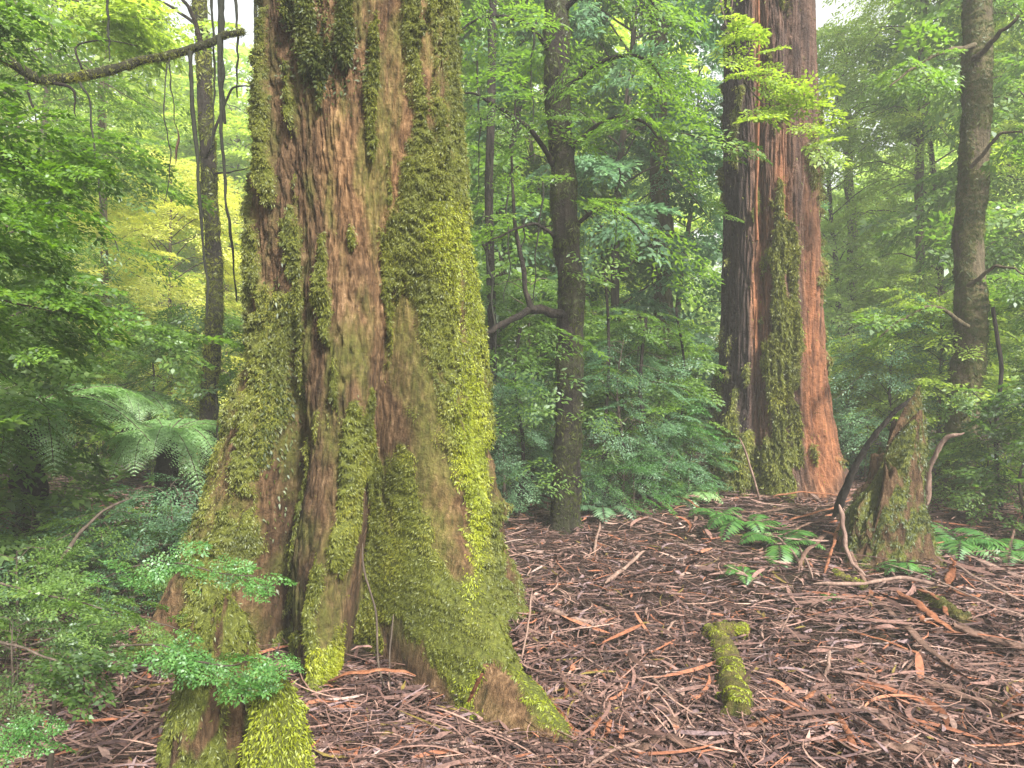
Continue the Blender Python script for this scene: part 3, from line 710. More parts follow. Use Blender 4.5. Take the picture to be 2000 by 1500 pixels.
for i, (lab, pts, r_) in enumerate([
 ('thin dark sapling stem close right of the slender dark trunk', [(1185, 1060, 7.2), (1178, 900, 7.2), (1190, 700, 7.1), (1180, 520, 7.1)], .016),
 ('thin sapling stem half way between slender dark trunk and gum', [(1262, 1030, 7.3), (1270, 900, 7.3), (1250, 760, 7.2), (1262, 620, 7.2)], .018),
 ('forked thin stem near the left foot of the gum', [(1335, 1010, 7.6), (1325, 880, 7.6), (1338, 740, 7.5), (1320, 600, 7.5)], .015),
 ('crooked stem just left of the slender dark trunk', [(1010, 1020, 6.9), (1022, 880, 6.9), (1005, 740, 6.8), (1015, 640, 6.8)], .018),
 ('leaning thin stem right of the broken stump', [(1955, 1000, 7.0), (1945, 860, 7.0), (1955, 720, 6.9), (1940, 600, 6.9)], .02)]):
    slim_tree('sapling', lab, pts, r_, 'bark_dark', seed=70+i, n=20, limbs=[([pts[1], (pts[1][0]+40-16*i, pts[1][1]-70, pts[1][2]-.1), (pts[1][0]+75-34*i, pts[1][1]-110, pts[1][2]-.2)], r_*.6, 5)], leaf=['leaf_green', 'leaf_blue', 'leaf_vivid', 'leaf_dark', 'leaf_green'][i], sl=.32, group=SG)
slim_tree('leaning_trunk', 'mossy brown trunk leaning slightly at the right, behind foliage',
          [(1868, 1010, 7.6), (1880, 850, 7.6), (1890, 600, 7.6), (1900, 380, 7.6), (1908, 180, 7.6), (1918, -120, 7.6)], .14, 'bark_mossy', 34000, 'moss_dull', seed=13, rough=.25,
          limbs=[([(1900, 120, 7.5), (1960, 60, 7.2), (2010, 20, 7.0)], .035, 5), ([(1905, 90, 7.5), (1850, 100, 7.2), (1790, 130, 6.9), (1740, 170, 6.7)], .03, 8),
                 ([(1890, 560, 7.4), (1950, 520, 7.1), (2010, 540, 6.8)], .025, 4), ([(1890, 640, 7.4), (1830, 600, 7.1), (1770, 620, 6.8), (1720, 660, 6.7)], .025, 4),
                 ([(1895, 330, 7.4), (1960, 260, 7.1), (2020, 270, 6.9)], .025, 6)],
          sprays=[(1890, 800, 7.2, 45, 50, .15, 2)], leaf='leaf_green', tpl='beech', sl=.55)
slim_tree('mossy_pole_tree', 'thin mossy trunk seen left of the red gum',
          [(1300, 900, 10.5), (1295, 560, 10.5), (1288, 300, 10.5), (1280, -80, 10.5)], .13, 'bark_mossy', 8000, 'moss_dull', seed=23)
slim_tree('vine_hung_tree', 'slim mossy trunk left of the giant tree, hung with vines',
          [(412, 960, 7.2), (410, 790, 7.2), (418, 560, 7.2), (408, 330, 7.2), (398, 150, 7.2), (385, -100, 7.2)], .072, 'bark_dark', 13000, 'moss_frond', seed=33, rough=.3,
          limbs=[([(405, 300, 7.1), (450, 180, 6.9), (500, 170, 6.6)], .018, 3), ([(418, 340, 7.1), (455, 335, 7), (500, 325, 6.8)], .012, 2), ([(398, 60, 7.1), (330, 10, 6.9), (260, -10, 6.8)], .02, 7)],
          leaf='leaf_bright', sl=.5)
slim_tree('pink_trunk_tree', 'small pinkish trunk in the clearing above the yellow-green tree',
          [(306, 640, 21), (306, 400, 21), (300, 300, 21), (296, 180, 21)], .13, 'bark_pale', seed=43,
          limbs=[([(303, 330, 21), (290, 300, 20.6), (280, 285, 20.5)], .05, 3), ([(303, 300, 21), (318, 270, 20.6), (325, 250, 20.5)], .05, 3)], leaf='leaf_far', sl=1.)
slim_tree('back_trunk', 'thin brown trunk beyond the gap right of the red gum',
          [(1800, 900, 12), (1795, 500, 12), (1800, 200, 12), (1810, -100, 12)], .07, 'bark_mossy', seed=53)
slim_tree('back_trunk', 'slim forked trunk in the pale gap right of the red gum',
          [(1668, 850, 15), (1665, 500, 15), (1655, 250, 15), (1640, 60, 15)], .10, 'bark_mossy', seed=55, limbs=[([(1662, 300, 15), (1680, 180, 14.8), (1700, 90, 14.6)], .06, 0)])
slim_tree('back_trunk', 'dark narrow trunk half hidden by shrubs close right of the giant tree',
          [(965, 960, 8), (962, 700, 8), (955, 400, 8), (962, 100, 8), (955, -80, 8)], .05, 'bark_dark', seed=57)
slim_tree('back_trunk', 'short thin trunk near the left edge under the mossy branch',
          [(205, 900, 10), (208, 600, 10), (200, 200, 10), (212, -80, 10)], .05, 'bark_mossy', seed=61)

# ------------------------------------------------------------------ horizontal mossy branch and hanging vines
def mossy_branch(name, label, pts, r0, r1, n_moss, mat='bark_dark', mm='moss_frond', sprays=0, leaf='leaf_green', sl=.4, seed=0, cat='branch', msize=.02, subs=()):
    P = spline([at(*p) for p in pts], 50); P = wob(P, r0*.5, 7, seed+.2); o = P[0]
    t = thing(name, label, cat, o); rr = np.linspace(r0, r1, 50)
    g = tube(Geo(), P, rr, 12, .35, a=(.35, .5)); mk('bough', g, M[mat], t, o)
    V = g.v[0].reshape(50, 12, 3)
    if n_moss:
        m = Geo(); tufts(m, V, np.ones(V.shape[:2])*.3+sst(0, .3, fbm(V[..., 0]*5, V[..., 1]*5, V[..., 2]*5, 2)), n_moss, msize, seed, down=.5)
        tag(mk('moss', m, M[mm], t, o, smooth=False), kind='stuff')
    for k, (pp, a, b) in enumerate(subs):
        L = wob(spline([at(*q) for q in pp], 16), a*.8, 5, seed+k); mk('twig', tube(Geo(), L, np.linspace(a, b, 16), 6, .2), M[mat], t, o)
    if sprays:
        r = np.random.default_rng(seed+5); k = r.integers(3, 50, sprays); g = Geo()
        put_sprays(g, P[k]+r.normal(0, .05, (sprays, 3)), r.uniform(0, 6.28, sprays), r.normal(-.2, .3, sprays), r.normal(0, .3, sprays), sl*r.uniform(.6, 1.2, sprays), TPL['beech'], seed+6)
        mk('leaves', g, M[leaf], t, o, smooth=False)
    return t
mossy_branch('mossy_branch', 'mossy bough reaching across the upper left towards the giant trunk',
             [(-60, 60, 4.6), (20, 120, 4.7), (90, 156, 4.8), (200, 138, 4.9), (310, 112, 5.0), (400, 88, 5.1), (445, 68, 5.15), (478, 60, 5.2)], .038, .022, 5000,
             sprays=0, seed=71, subs=[([(90, 156, 4.8), (140, 172, 4.8), (146, 200, 4.8), (148, 228, 4.8)], .014, .004), ([(50, 150, 4.75), (60, 200, 4.7), (80, 222, 4.7), (130, 228, 4.7)], .010, .003),
                                      ([(160, 135, 4.85), (150, 90, 4.9), (210, 80, 4.9), (270, 90, 5)], .009, .003), ([(395, 90, 5.1), (380, 40, 5.1), (360, 0, 5.1), (340, -40, 5.1)], .02, .01)])
VN = [
 ('thick dark vine hanging closest to the giant trunk, top to bottom', [(497, -60, 5.4), (499, 150, 5.4), (497, 300, 5.4), (496, 520, 5.4)], .010),
 ('dark vine falling from the mossy bough in front of the vine-hung trunk', [(372, 100, 5.05), (376, 200, 5.05), (388, 330, 5.05), (395, 450, 5.05), (404, 560, 5.05), (405, 620, 5.05)], .012),
 ('long vine just right of the vine-hung trunk, trailing to mid height', [(428, 70, 5.1), (432, 220, 5.1), (440, 380, 5.1), (452, 480, 5.1), (463, 590, 5.1)], .011),
 ('brownish thick vine crossing the end of the mossy bough', [(428, -60, 5.15), (432, 60, 5.15), (433, 160, 5.15), (437, 240, 5.15)], .020),
 ('slack vine looping down from the upper left bough', [(150, 155, 4.85), (172, 190, 4.85), (185, 300, 4.85), (205, 420, 4.85), (232, 490, 4.85)], .006),
 ('thin vine with a brown curled leaf at its end', [(330, 110, 5.0), (334, 170, 5.0), (342, 235, 5.0), (346, 250, 5.0)], .004),
 ('wispy curved vine ending in a hook, left of the curled leaf', [(326, 120, 5.0), (322, 220, 5.0), (332, 300, 5.0), (330, 360, 5.0), (322, 398, 5.0)], .004),
 ('thin vine at the top left beside the short trunk', [(208, -40, 5.2), (212, 60, 5.2), (216, 120, 5.2)], .008),
 ('straight vine at the top between two thicker vines', [(412, -40, 5.2), (416, 60, 5.2), (418, 180, 5.2), (412, 290, 5.2)], .008),
 ('vine dropping to the ferns beside the lower left of the giant trunk', [(424, 780, 4.9), (426, 860, 4.9), (430, 930, 4.9)], .007),
 ('vine with a bend hanging at the top in the sky gap', [(455, -40, 5.2), (462, 40, 5.2), (464, 110, 5.2), (462, 190, 5.2)], .009),
]
for i, (lab, pts, r0) in enumerate(VN):
    P = wob(spline([at(*p) for p in pts], 40), .012, 9, i*3.3+.1)
    g = tube(Geo(), P, 1.25*r0*np.linspace(1.15, .45, 40)*(1+.3*pn(np.linspace(0, 12, 40), i, .5)), 7, .3)
    o = P[0]; v_ = mk('hanging_vine', g, M['vine'], None, o); tag(v_, lab, 'vine', 'vines hanging left of the giant trunk')
    if 'curled leaf' in lab:
        Q = wob(spline([at(346, 250, 5.0), at(349, 270, 5.0), at(345, 295, 5.0), at(343, 322, 5.0)], 14), .004, 4, 3)
        mk('curled_leaf', tube(Geo(), Q, .017*np.sin(np.linspace(.15, 3.0, 14)), 6, .3, flat=.4), M['strip_brown'], v_, o)
VC = [
 ('dark stem dangling left of the slender dark trunk', [(940, 470, 6.0), (962, 560, 6.0), (965, 700, 6.0), (960, 760, 6.0)], .010),
 ('thin stem hanging between the giant trunk and the curved bough', [(958, 300, 6.0), (960, 420, 6.0), (962, 500, 6.0)], .007),
 ('pair-like vine close to the left of the slender dark trunk', [(1062, 350, 6.3), (1052, 450, 6.3), (1045, 540, 6.3), (1040, 600, 6.3)], .009),
 ('drooping stem just left of the slender dark trunk at the top', [(1050, 40, 6.2), (1040, 140, 6.2), (1046, 250, 6.2)], .010),
 ('limp stem hanging in the gap above the curved bough', [(1000, 320, 6.2), (990, 420, 6.2), (996, 520, 6.2), (985, 590, 6.2)], .009),
 ('short drooping stem above the curved bough', [(1030, 420, 6.25), (1020, 480, 6.25), (1028, 560, 6.25)], .008),
 ('long limp stem hanging close to the giant trunk edge', [(930, 120, 5.9), (936, 260, 5.9), (928, 400, 5.9)], .008),
 ('vine dangling right of the slender dark trunk', [(1210, 330, 6.6), (1205, 430, 6.6), (1198, 560, 6.6)], .007),
]
for i, (lab, pts, r0) in enumerate(VC):
    P = wob(spline([at(*p) for p in pts], 30), .03, 6, i*2.7+40.1); o = P[0]
    tag(mk('hanging_vine', tube(Geo(), P, r0*np.linspace(1.2, .4, 30), 7, .3), M['vine'], None, o), lab, 'vine', 'stems dangling beside the slender dark trunk')

# ------------------------------------------------------------------ leafy sprigs
def sprig(label, pts, n, s, leaf, tpl='beech', r0=.008, seed=0, fan=.8, spread=.05, group=None, name='leafy_branch', pitch=-.1):
    P = wob(spline([at(*p) for p in pts], 30), .01, 4, seed+.3); o = P[0]; r = np.random.default_rng(seed)
    t = thing(name, label, 'branch', o, group); mk('stem', tube(Geo(), P, np.linspace(r0, .002, 30), 6, .2), M['twig'], t, o)
    k = np.sort(r.integers(6, 30, n)); d = unit(np.gradient(P, axis=0))[k]; az = np.arctan2(d[:, 1], d[:, 0])+r.normal(0, fan, n)
    g = Geo(); put_sprays(g, P[k]+r.normal(0, spread, (n, 3)), az, r.normal(pitch, .25, n), r.normal(0, .35, n), s*r.uniform(.7, 1.2, n), TPL[tpl], seed+1)
    mk('leaves', g, M[leaf], t, o, smooth=False); return t
sprig('bright leafy spray hanging in front of the upper red gum trunk', [(1400, -40, 6.6), (1420, 60, 6.4), (1450, 150, 6.2), (1500, 210, 6.1), (1560, 250, 6.0)], 40, .38, 'leaf_bright', seed=81, r0=.012, spread=.09)
sprig('green leafy twig across the left side of the gum trunk', [(1330, 260, 6.8), (1370, 270, 6.7), (1410, 290, 6.6), (1440, 310, 6.5)], 7, .26, 'leaf_green', seed=82, spread=.07)
sprig('drooping leaves at the left edge of the gum, mid height', [(1300, 330, 7.0), (1340, 370, 6.9), (1380, 420, 6.9), (1395, 450, 6.9)], 7, .26, 'leaf_green', seed=83, spread=.08)
GS = 'sapling sprays low at the left'
sprig('upper bright green sapling spray reaching over the left root', [(120, 1180, 3.3), (250, 1110, 3.15), (340, 1100, 3.05), (430, 1120, 3.0), (500, 1125, 2.95)], 32, 0.136, 'leaf_vivid', seed=84, group=GS, r0=.005, spread=.035, fan=.9)
sprig('middle sapling spray left of the mossy stump', [(60, 1260, 3.1), (180, 1220, 3.0), (270, 1210, 2.9), (350, 1230, 2.85)], 20, 0.136, 'leaf_green', seed=85, group=GS, r0=.005, spread=.04)
sprig('lower bright sapling spray hanging over the mossy stump', [(180, 1270, 2.8), (300, 1260, 2.6), (380, 1290, 2.5), (450, 1300, 2.45), (500, 1285, 2.4)], 41, 0.116, 'leaf_vivid', seed=86, group=GS, r0=.005, spread=.035)
sprig('dark leafy twig at the left edge, half way down', [(-60, 1120, 2.6), (40, 1150, 2.6), (130, 1170, 2.6), (200, 1190, 2.6)], 24, 0.136, 'leaf_green', seed=87, group=GS, r0=.006, spread=.05)
sprig('olive green twig hanging in the lower left corner', [(-40, 1240, 2.2), (60, 1270, 2.2), (140, 1300, 2.2), (180, 1330, 2.2)], 30, 0.116, 'leaf_dark', tpl='broad', seed=88, group=GS, r0=.005, spread=.05)
sprig('small twig of leaves at the bottom left corner', [(-40, 1400, 2.1), (20, 1420, 2.1), (60, 1440, 2.1)], 17, 0.095, 'leaf_vivid', seed=89, group=GS, r0=.004, spread=.03)
GE = 'leafy limbs hanging in from the left edge'
for i, (lab, pts, n, s, lf) in enumerate([
 ('uppermost leafy limb at the left edge', [(-260, -90, 3.4), (-150, -30, 3.5), (-60, 0, 3.6), (20, 10, 3.7)], 30, .30, 'leaf_green'),
 ('leafy limb at the left edge just under the mossy bough', [(-220, 210, 3.2), (-80, 270, 3.3), (20, 310, 3.4), (80, 340, 3.5)], 38, .30, 'leaf_lime'),
 ('vivid leafy limb at the left edge, level with the yellow-green tree', [(-220, 340, 2.9), (-80, 400, 3.0), (10, 440, 3.1), (80, 470, 3.2)], 38, .27, 'leaf_lime'),
 ('dark leafy limb at the left edge above the fern fronds', [(-220, 520, 3.0), (-80, 570, 3.1), (20, 590, 3.2), (110, 610, 3.3)], 38, .27, 'leaf_lime'),
 ('broad low limb of green leaves at mid left over the shrubs', [(-100, 600, 4.2), (60, 640, 4.3), (180, 650, 4.4), (300, 660, 4.5)], 20, .38, 'leaf_green'),
 ('leafy limb crossing above the clearing at the top left', [(20, -60, 5.5), (120, -10, 5.6), (240, 30, 5.7), (340, 40, 5.8)], 30, .5, 'leaf_bright'),
 ('leafy limb under the mossy bough, left of the slack vine', [(-60, 200, 5.4), (60, 260, 5.5), (160, 290, 5.6), (260, 300, 5.7)], 30, .45, 'leaf_green')]):
    sprig(lab, pts, n, s, lf, seed=90+i, group=GE, r0=.012, spread=.10, fan=.9)

# ------------------------------------------------------------------ ferns
def frond_geo(g, W, base, az, L, rise, droop, npn, pl, pw, seed, sub=0):
    """one frond: arching midrib with paired leaflets"""
    r = np.random.default_rng(seed); t = np.linspace(0, 1, npn)
    x = L*t*(1-.12*t*droop); z = rise*L*t-droop*L*t**2.2*.8
    bend = r.normal(0, .15)*t
    P = np.stack([base[0]+x*np.cos(az+bend), base[1]+x*np.sin(az+bend), base[2]+z], -1)
    tube(W, P[::max(1, npn//10)], np.linspace(.004, .0012, len(P[::max(1, npn//10)]))*L*1.6, 5)
    T = unit(np.gradient(P, axis=0)); S = unit(np.cross(T, [0, 0, 1.])); N = np.cross(S, T)
    env = np.clip(np.sin(np.pi*np.clip(.12+.88*t, 0, 1))**.7, .05, 1)*(t > .08)
    for sd in (1, -1):
        D = unit(S*sd+T*.45-N*(.12+r.random((npn, 1))*.15)); ll = pl*L*env*r.uniform(.85, 1.1, npn)
        ok = env > 0
        if not sub: leaves(g, P[ok], D[ok], N[ok]+r.normal(0, .12, (ok.sum(), 3)), ll[ok], pw*L, .05)
        else:
            q = np.linspace(.06, 1, sub)
            PP = P[ok][:, None]+D[ok][:, None]*ll[ok][:, None, None]*q[None, :, None]-np.array([0, 0, 1.])*(.12*ll[ok])[:, None, None]*q[None, :, None]**2
            for s2 in (1, -1):
                S2 = unit(np.cross(D[ok], N[ok]))*s2; DD = unit(S2[:, None]+.6*D[ok][:, None]+.22*r.normal(0, 1, PP.shape))
                l3 = (.17*ll[ok][:, None]*(1.05-q[None])**.6).ravel()*r.uniform(.7, 1.25, ok.sum()*sub)
                leaves(g, PP.reshape(-1, 3), DD.reshape(-1, 3), np.repeat(N[ok], sub, 0)+r.normal(0, .2, (ok.sum()*sub, 3)), l3+.003, l3*.8+.002, .05)
def fern(name, label, base, n, L, rise=.7, droop=1., az0=0, arc=6.28, npn=26, pl=.26, pw=.035, sub=0, mat='fern', seed=0, cat='fern', group=None, trunk=0, leadlean=0):
    r = np.random.default_rng(seed); base = np.array(base, float); o = base-np.array([0, 0, trunk])
    t = thing(name, label, cat, o, group)
    if trunk:
        tube_g = tube(Geo(), wob(spline([o-[0, 0, .1], (o+base)/2, base], 20), .02, 3, seed), np.linspace(.11, .075, 20), 14, .4); mk('trunk', tube_g, M['bark_dark'], t, o)
    for k in range(n):
        a = az0+arc*(k+.5*r.random())/n
        g = Geo(); W = Geo(); frond_geo(g, W, base, a, L*r.uniform(.75, 1.1), rise*r.uniform(.6, 1.3), droop*r.uniform(.8, 1.15), npn, pl, pw, seed*31+k, sub)
        f = mk('frond', g, M[mat], t, o, smooth=False); mk('midrib', W, M['twig'], f, o)
    return t
fern('tree_fern', 'tree fern with arching fronds left of the giant trunk foot', at(325, 850, 5.6), 14, .72, rise=.6, droop=1.1, sub=9, npn=34, pl=.24, seed=5, trunk=.75, cat='fern')
fern('tree_fern', 'tree fern with long pale fronds at the left edge above the path', at(60, 800, 5.0), 14, 1.05, rise=.6, droop=.95, sub=9, npn=36, pl=.21, seed=6, trunk=.8, cat='fern')
fern('tree_fern', 'smaller tree fern behind, close to the vine-hung trunk', at(250, 780, 7.6), 14, .9, rise=.5, droop=1.0, sub=10, npn=38, pl=.24, seed=8, trunk=.5, cat='fern')
GF = 'small ferns on the litter at the right'
def gfern(label, px, Y, n, L, seed, mat='leaf_vivid', **kw):
    b = ground_at(px, Y)+np.array([0, 0, .03]); fern('ground_fern', label, b, n, L, npn=20, pl=.30, pw=.055, mat=mat, seed=seed, group=GF, **kw)
gfern('bright fern below the red gum, topmost of its row', 1400, 6.7, 8, 0.39, 11)
gfern('fern with striped fronds in the middle of the row below the gum', 1462, 6.2, 10, 0.47, 12)
gfern('fern at the lower end of the row below the gum', 1520, 5.75, 9, 0.44, 13)
gfern('tiny fern in the open litter below the row of ferns', 1450, 5.2, 7, 0.23, 14)
gfern('fern against the right side of the broken stump', 1800, 6.0, 10, 0.47, 15)
gfern('fern at the lower right foot of the broken stump', 1770, 5.35, 9, 0.36, 16)
gfern('fern half way from the broken stump to the right edge', 1880, 5.9, 10, 0.49, 17)
gfern('fern at the right edge above the slope of bark', 1975, 5.7, 10, 0.49, 18)
gfern('dim fern at the left foot of the gum trunk', 1345, 7.3, 9, 0.45, 19, mat='fern')
gfern('blue-green fern by the foot of the slender dark trunk', 1180, 6.9, 9, 0.49, 20, mat='leaf_blue')
gfern('small lone green sprout in the litter in front of the stump', 1622, 4.75, 4, .10, 21)
GL = 'low plants on the floor behind the roots'
for i, (px, Y, s, lf, lab) in enumerate([
 (60, 4.6, .9, 'leaf_blue', 'low dark plant at the left edge under the shrubs'), (190, 4.4, .9, 'leaf_green', 'low plant between the left edge and the tree fern'),
 (310, 4.7, .8, 'leaf_blue', 'low plant in front of the tree fern'), (40, 3.9, .8, 'leaf_green', 'low green plant at the far left of the brown floor'),
 (335, 5.0, 1.0, 'leaf_blue', 'low plant hiding the foot of the tree fern'), (20, 3.2, .6, 'leaf_dark', 'low dark plant near the lower left edge'), (400, 4.9, .7, 'leaf_green', 'low plant touching the left root of the giant trunk'),
 (1240, 7.1, .8, 'leaf_vivid', 'low bright plant between the slender dark trunk and the gum'), (1310, 7.5, .9, 'leaf_blue', 'low bluish plant near the left of the gum'),
 (1020, 7.3, .8, 'leaf_blue', 'low plant behind the right root of the giant trunk'), (1690, 8.2, 1.0, 'leaf_blue', 'low plant behind the left of the broken stump'),
 (1930, 7.0, 1.0, 'leaf_green', 'low plant right of the bent stick'), (130, 7.2, .7, 'leaf_green', 'low plant in front of the pale path'), (1130, 7.6, 1.0, 'leaf_dark', 'low dark plant behind the foot of the slender trunk')]):
    plant('low_plant', 'low', px, Y, s, lf, lab, 'plant', GL, i*1.3, crown='foliage', stem='stem')

# ------------------------------------------------------------------ stumps and mossy log
def stump_geo(o, prof, H, sq, top, seed, nth=140, nz=150, lean=(0, 0), mbias=.3, lump=.03):
    """closed broken stump: radius profile over height, squash, jagged slanted top"""
    th = np.linspace(-np.pi, np.pi, nth, endpoint=False); q = np.linspace(0, 1, nz)
    Qh, T = np.meshgrid(q, th, indexing='ij')
    rad = np.interp(Qh, prof[0], prof[1]); x1, y1 = np.cos(T), np.sin(T)
    rad = rad*(1+.22*fbm(x1*1.5+seed, y1*1.5, Qh*2, 3))
    topz = top(T)+.10*H*fbm(x1*3+seed, y1*3, 5, 3)
    cap = q > .93
    ctr = topz.mean()*1.12; Z = np.where(Qh <= .93, Qh/.93*topz, topz+(ctr-topz)*(Qh-.93)/.07+.03*fbm(x1*6, y1*6, Qh*30, 2)*(Qh > .935))
    rad = np.where(Qh > .93, rad*(1-(Qh-.93)/.07*.98), rad)
    ms = sst(-.1, .2, mbias+.7*fbm(x1*2+seed*2, y1*2, Qh*4, 3))
    s = (Z*8+1.6*fbm(x1*2.2, y1*2.2, Z*3, 3)) % 1
    rad = rad+(Qh < .93)*(ms*(lump*(1-s)*sst(0, .16, s)+lump*.7*fbm(x1*6, y1*6, Z*14, 2))+(1-ms)*.03*np.abs(fbm(x1*7, y1*7, Z*2, 2)))
    V = np.stack([o[0]+rad*x1+lean[0]*Z, o[1]+rad*y1*sq+lean[1]*Z, o[2]-.06+Z], -1)
    return V, ms
def stump(name, label, o, prof, H, sq, top, seed, nm, mm, mat='bark_giant', cat='stump', size=.02, **kw):
    o = np.array(o, float); V, ms = stump_geo(o, prof, H, sq, top, seed, **kw); t = thing(name, label, cat, o)
    mk('wood', Geo().add(V, quads_ring(*V.shape[:2]), np.stack([ms*.9, ms*0+.25], -1).reshape(-1, 2)), M[mat], t, o)
    g = Geo(); tufts(g, V, ms+.01, nm, size, seed+1); tag(mk('moss', g, M[mm], t, o, smooth=False), kind='stuff'); return t
o1 = ground_at(1722, 5.6)
stump('broken_stump', 'tall broken mossy stump with slanted top, right of the red gum', o1, ([0, .08, .3, .6, .93, 1], [.52, .38, .33, .29, .25, .1]), 1.5, .55,
      lambda T: .82+.50*np.cos(T-.1)+.07*np.cos(7*T)+.06*np.cos(17*T+1), 31, 17000, 'moss_dull', size=.022, lean=(.06, .05), mbias=.06, lump=.035)
o2 = ground_at(395, 3.0)
stump('mossy_stump', 'rotten green stump in the lower left foreground, tallest knob', at(400, 1560, 2.62), ([0, .4, .75, 1], [.17, .15, .115, .06]), 1.0, .9,
      lambda T: .70+.10*np.cos(T+2.0), 41, 14000, 'moss_frond', size=.016, lean=(.0, .25), mbias=.25, lump=.03)
stump('mossy_stump', 'bright green mossy root knob at the bottom, right of the rotten stump', at(560, 1560, 2.45), ([0, .4, .75, 1], [.11, .095, .07, .04]), .6, .9,
      lambda T: .42+.03*np.cos(T), 43, 14000, 'moss_bright', size=.015, lean=(-.16, .12), mbias=.6, lump=.02)
stump('mossy_stump', 'squat olive moss lump in front of the giant trunk left root', at(450, 1380, 3.2), ([0, .4, .75, 1], [.15, .14, .11, .05]), .6, .9,
      lambda T: .40+.06*np.cos(T), 45, 9000, 'moss_frond', size=.018, lean=(-.1, .1), mbias=.5, lump=.02)
def log_obj(label, pts, r0, r1, nm, mm, seed, msize=.014, name='mossy_log'):
    P = wob(spline(pts, 40), .01, 4, seed+.1); o = P[0]; t = thing(name, label, 'log', o)
    g = tube(Geo(), P, np.linspace(r0, r1, 40), 20, .38, a=(.45, .3)); mk('wood', g, M['bark_giant'], t, o)
    V = g.v[0].reshape(40, 20, 3); m = Geo(); dz = V[..., 2]-P[:, None, 2]
    tufts(m, V, sst(-.6, .4, dz/r0)*(.04+sst(-.12, .15, fbm(V[..., 0]*9, V[..., 1]*9, V[..., 2]*9, 2))), nm, msize, seed, down=.2, out=.8)
    tag(mk('moss', m, M[mm], t, o, smooth=False), kind='stuff')
def onfloor(px, py, lift=0.):
    """floor point seen at a photo pixel"""
    Y = 3.
    for _ in range(30):
        X = (px-1000)/F*Y; Y = .5*Y+.5*(CAMZ-float(gz(X, Y))-lift)*F/(py-HY)
    return np.array([(px-1000)/F*Y, Y, float(gz((px-1000)/F*Y, Y))+lift])
log_obj('short bright-mossed log pointing at the viewer in the open litter', [onfloor(1385, 1240, .0), onfloor(1412, 1270, .02), onfloor(1428, 1330, .035), onfloor(1440, 1400, .04)], .065, .085, 9000, 'moss_bright', 51)
log_obj('small yellow mossy lump at the back end of the short log', [onfloor(1400, 1235, .03), onfloor(1435, 1232, .04), onfloor(1458, 1240, .03)], .06, .05, 3500, 'moss_bright', 53)
log_obj('thin mossy log under the bark heap right of the stump', [onfloor(1800, 1165, .02), onfloor(1845, 1190, .04), onfloor(1890, 1215, .03)], .05, .05, 2600, 'moss_frond', 55)
log_obj('low mossy root stub just in front of the broken stump', [onfloor(1630, 1125, .02), onfloor(1665, 1140, .03), onfloor(1690, 1150, .02)], .05, .04, 1800, 'moss_bright', 57)

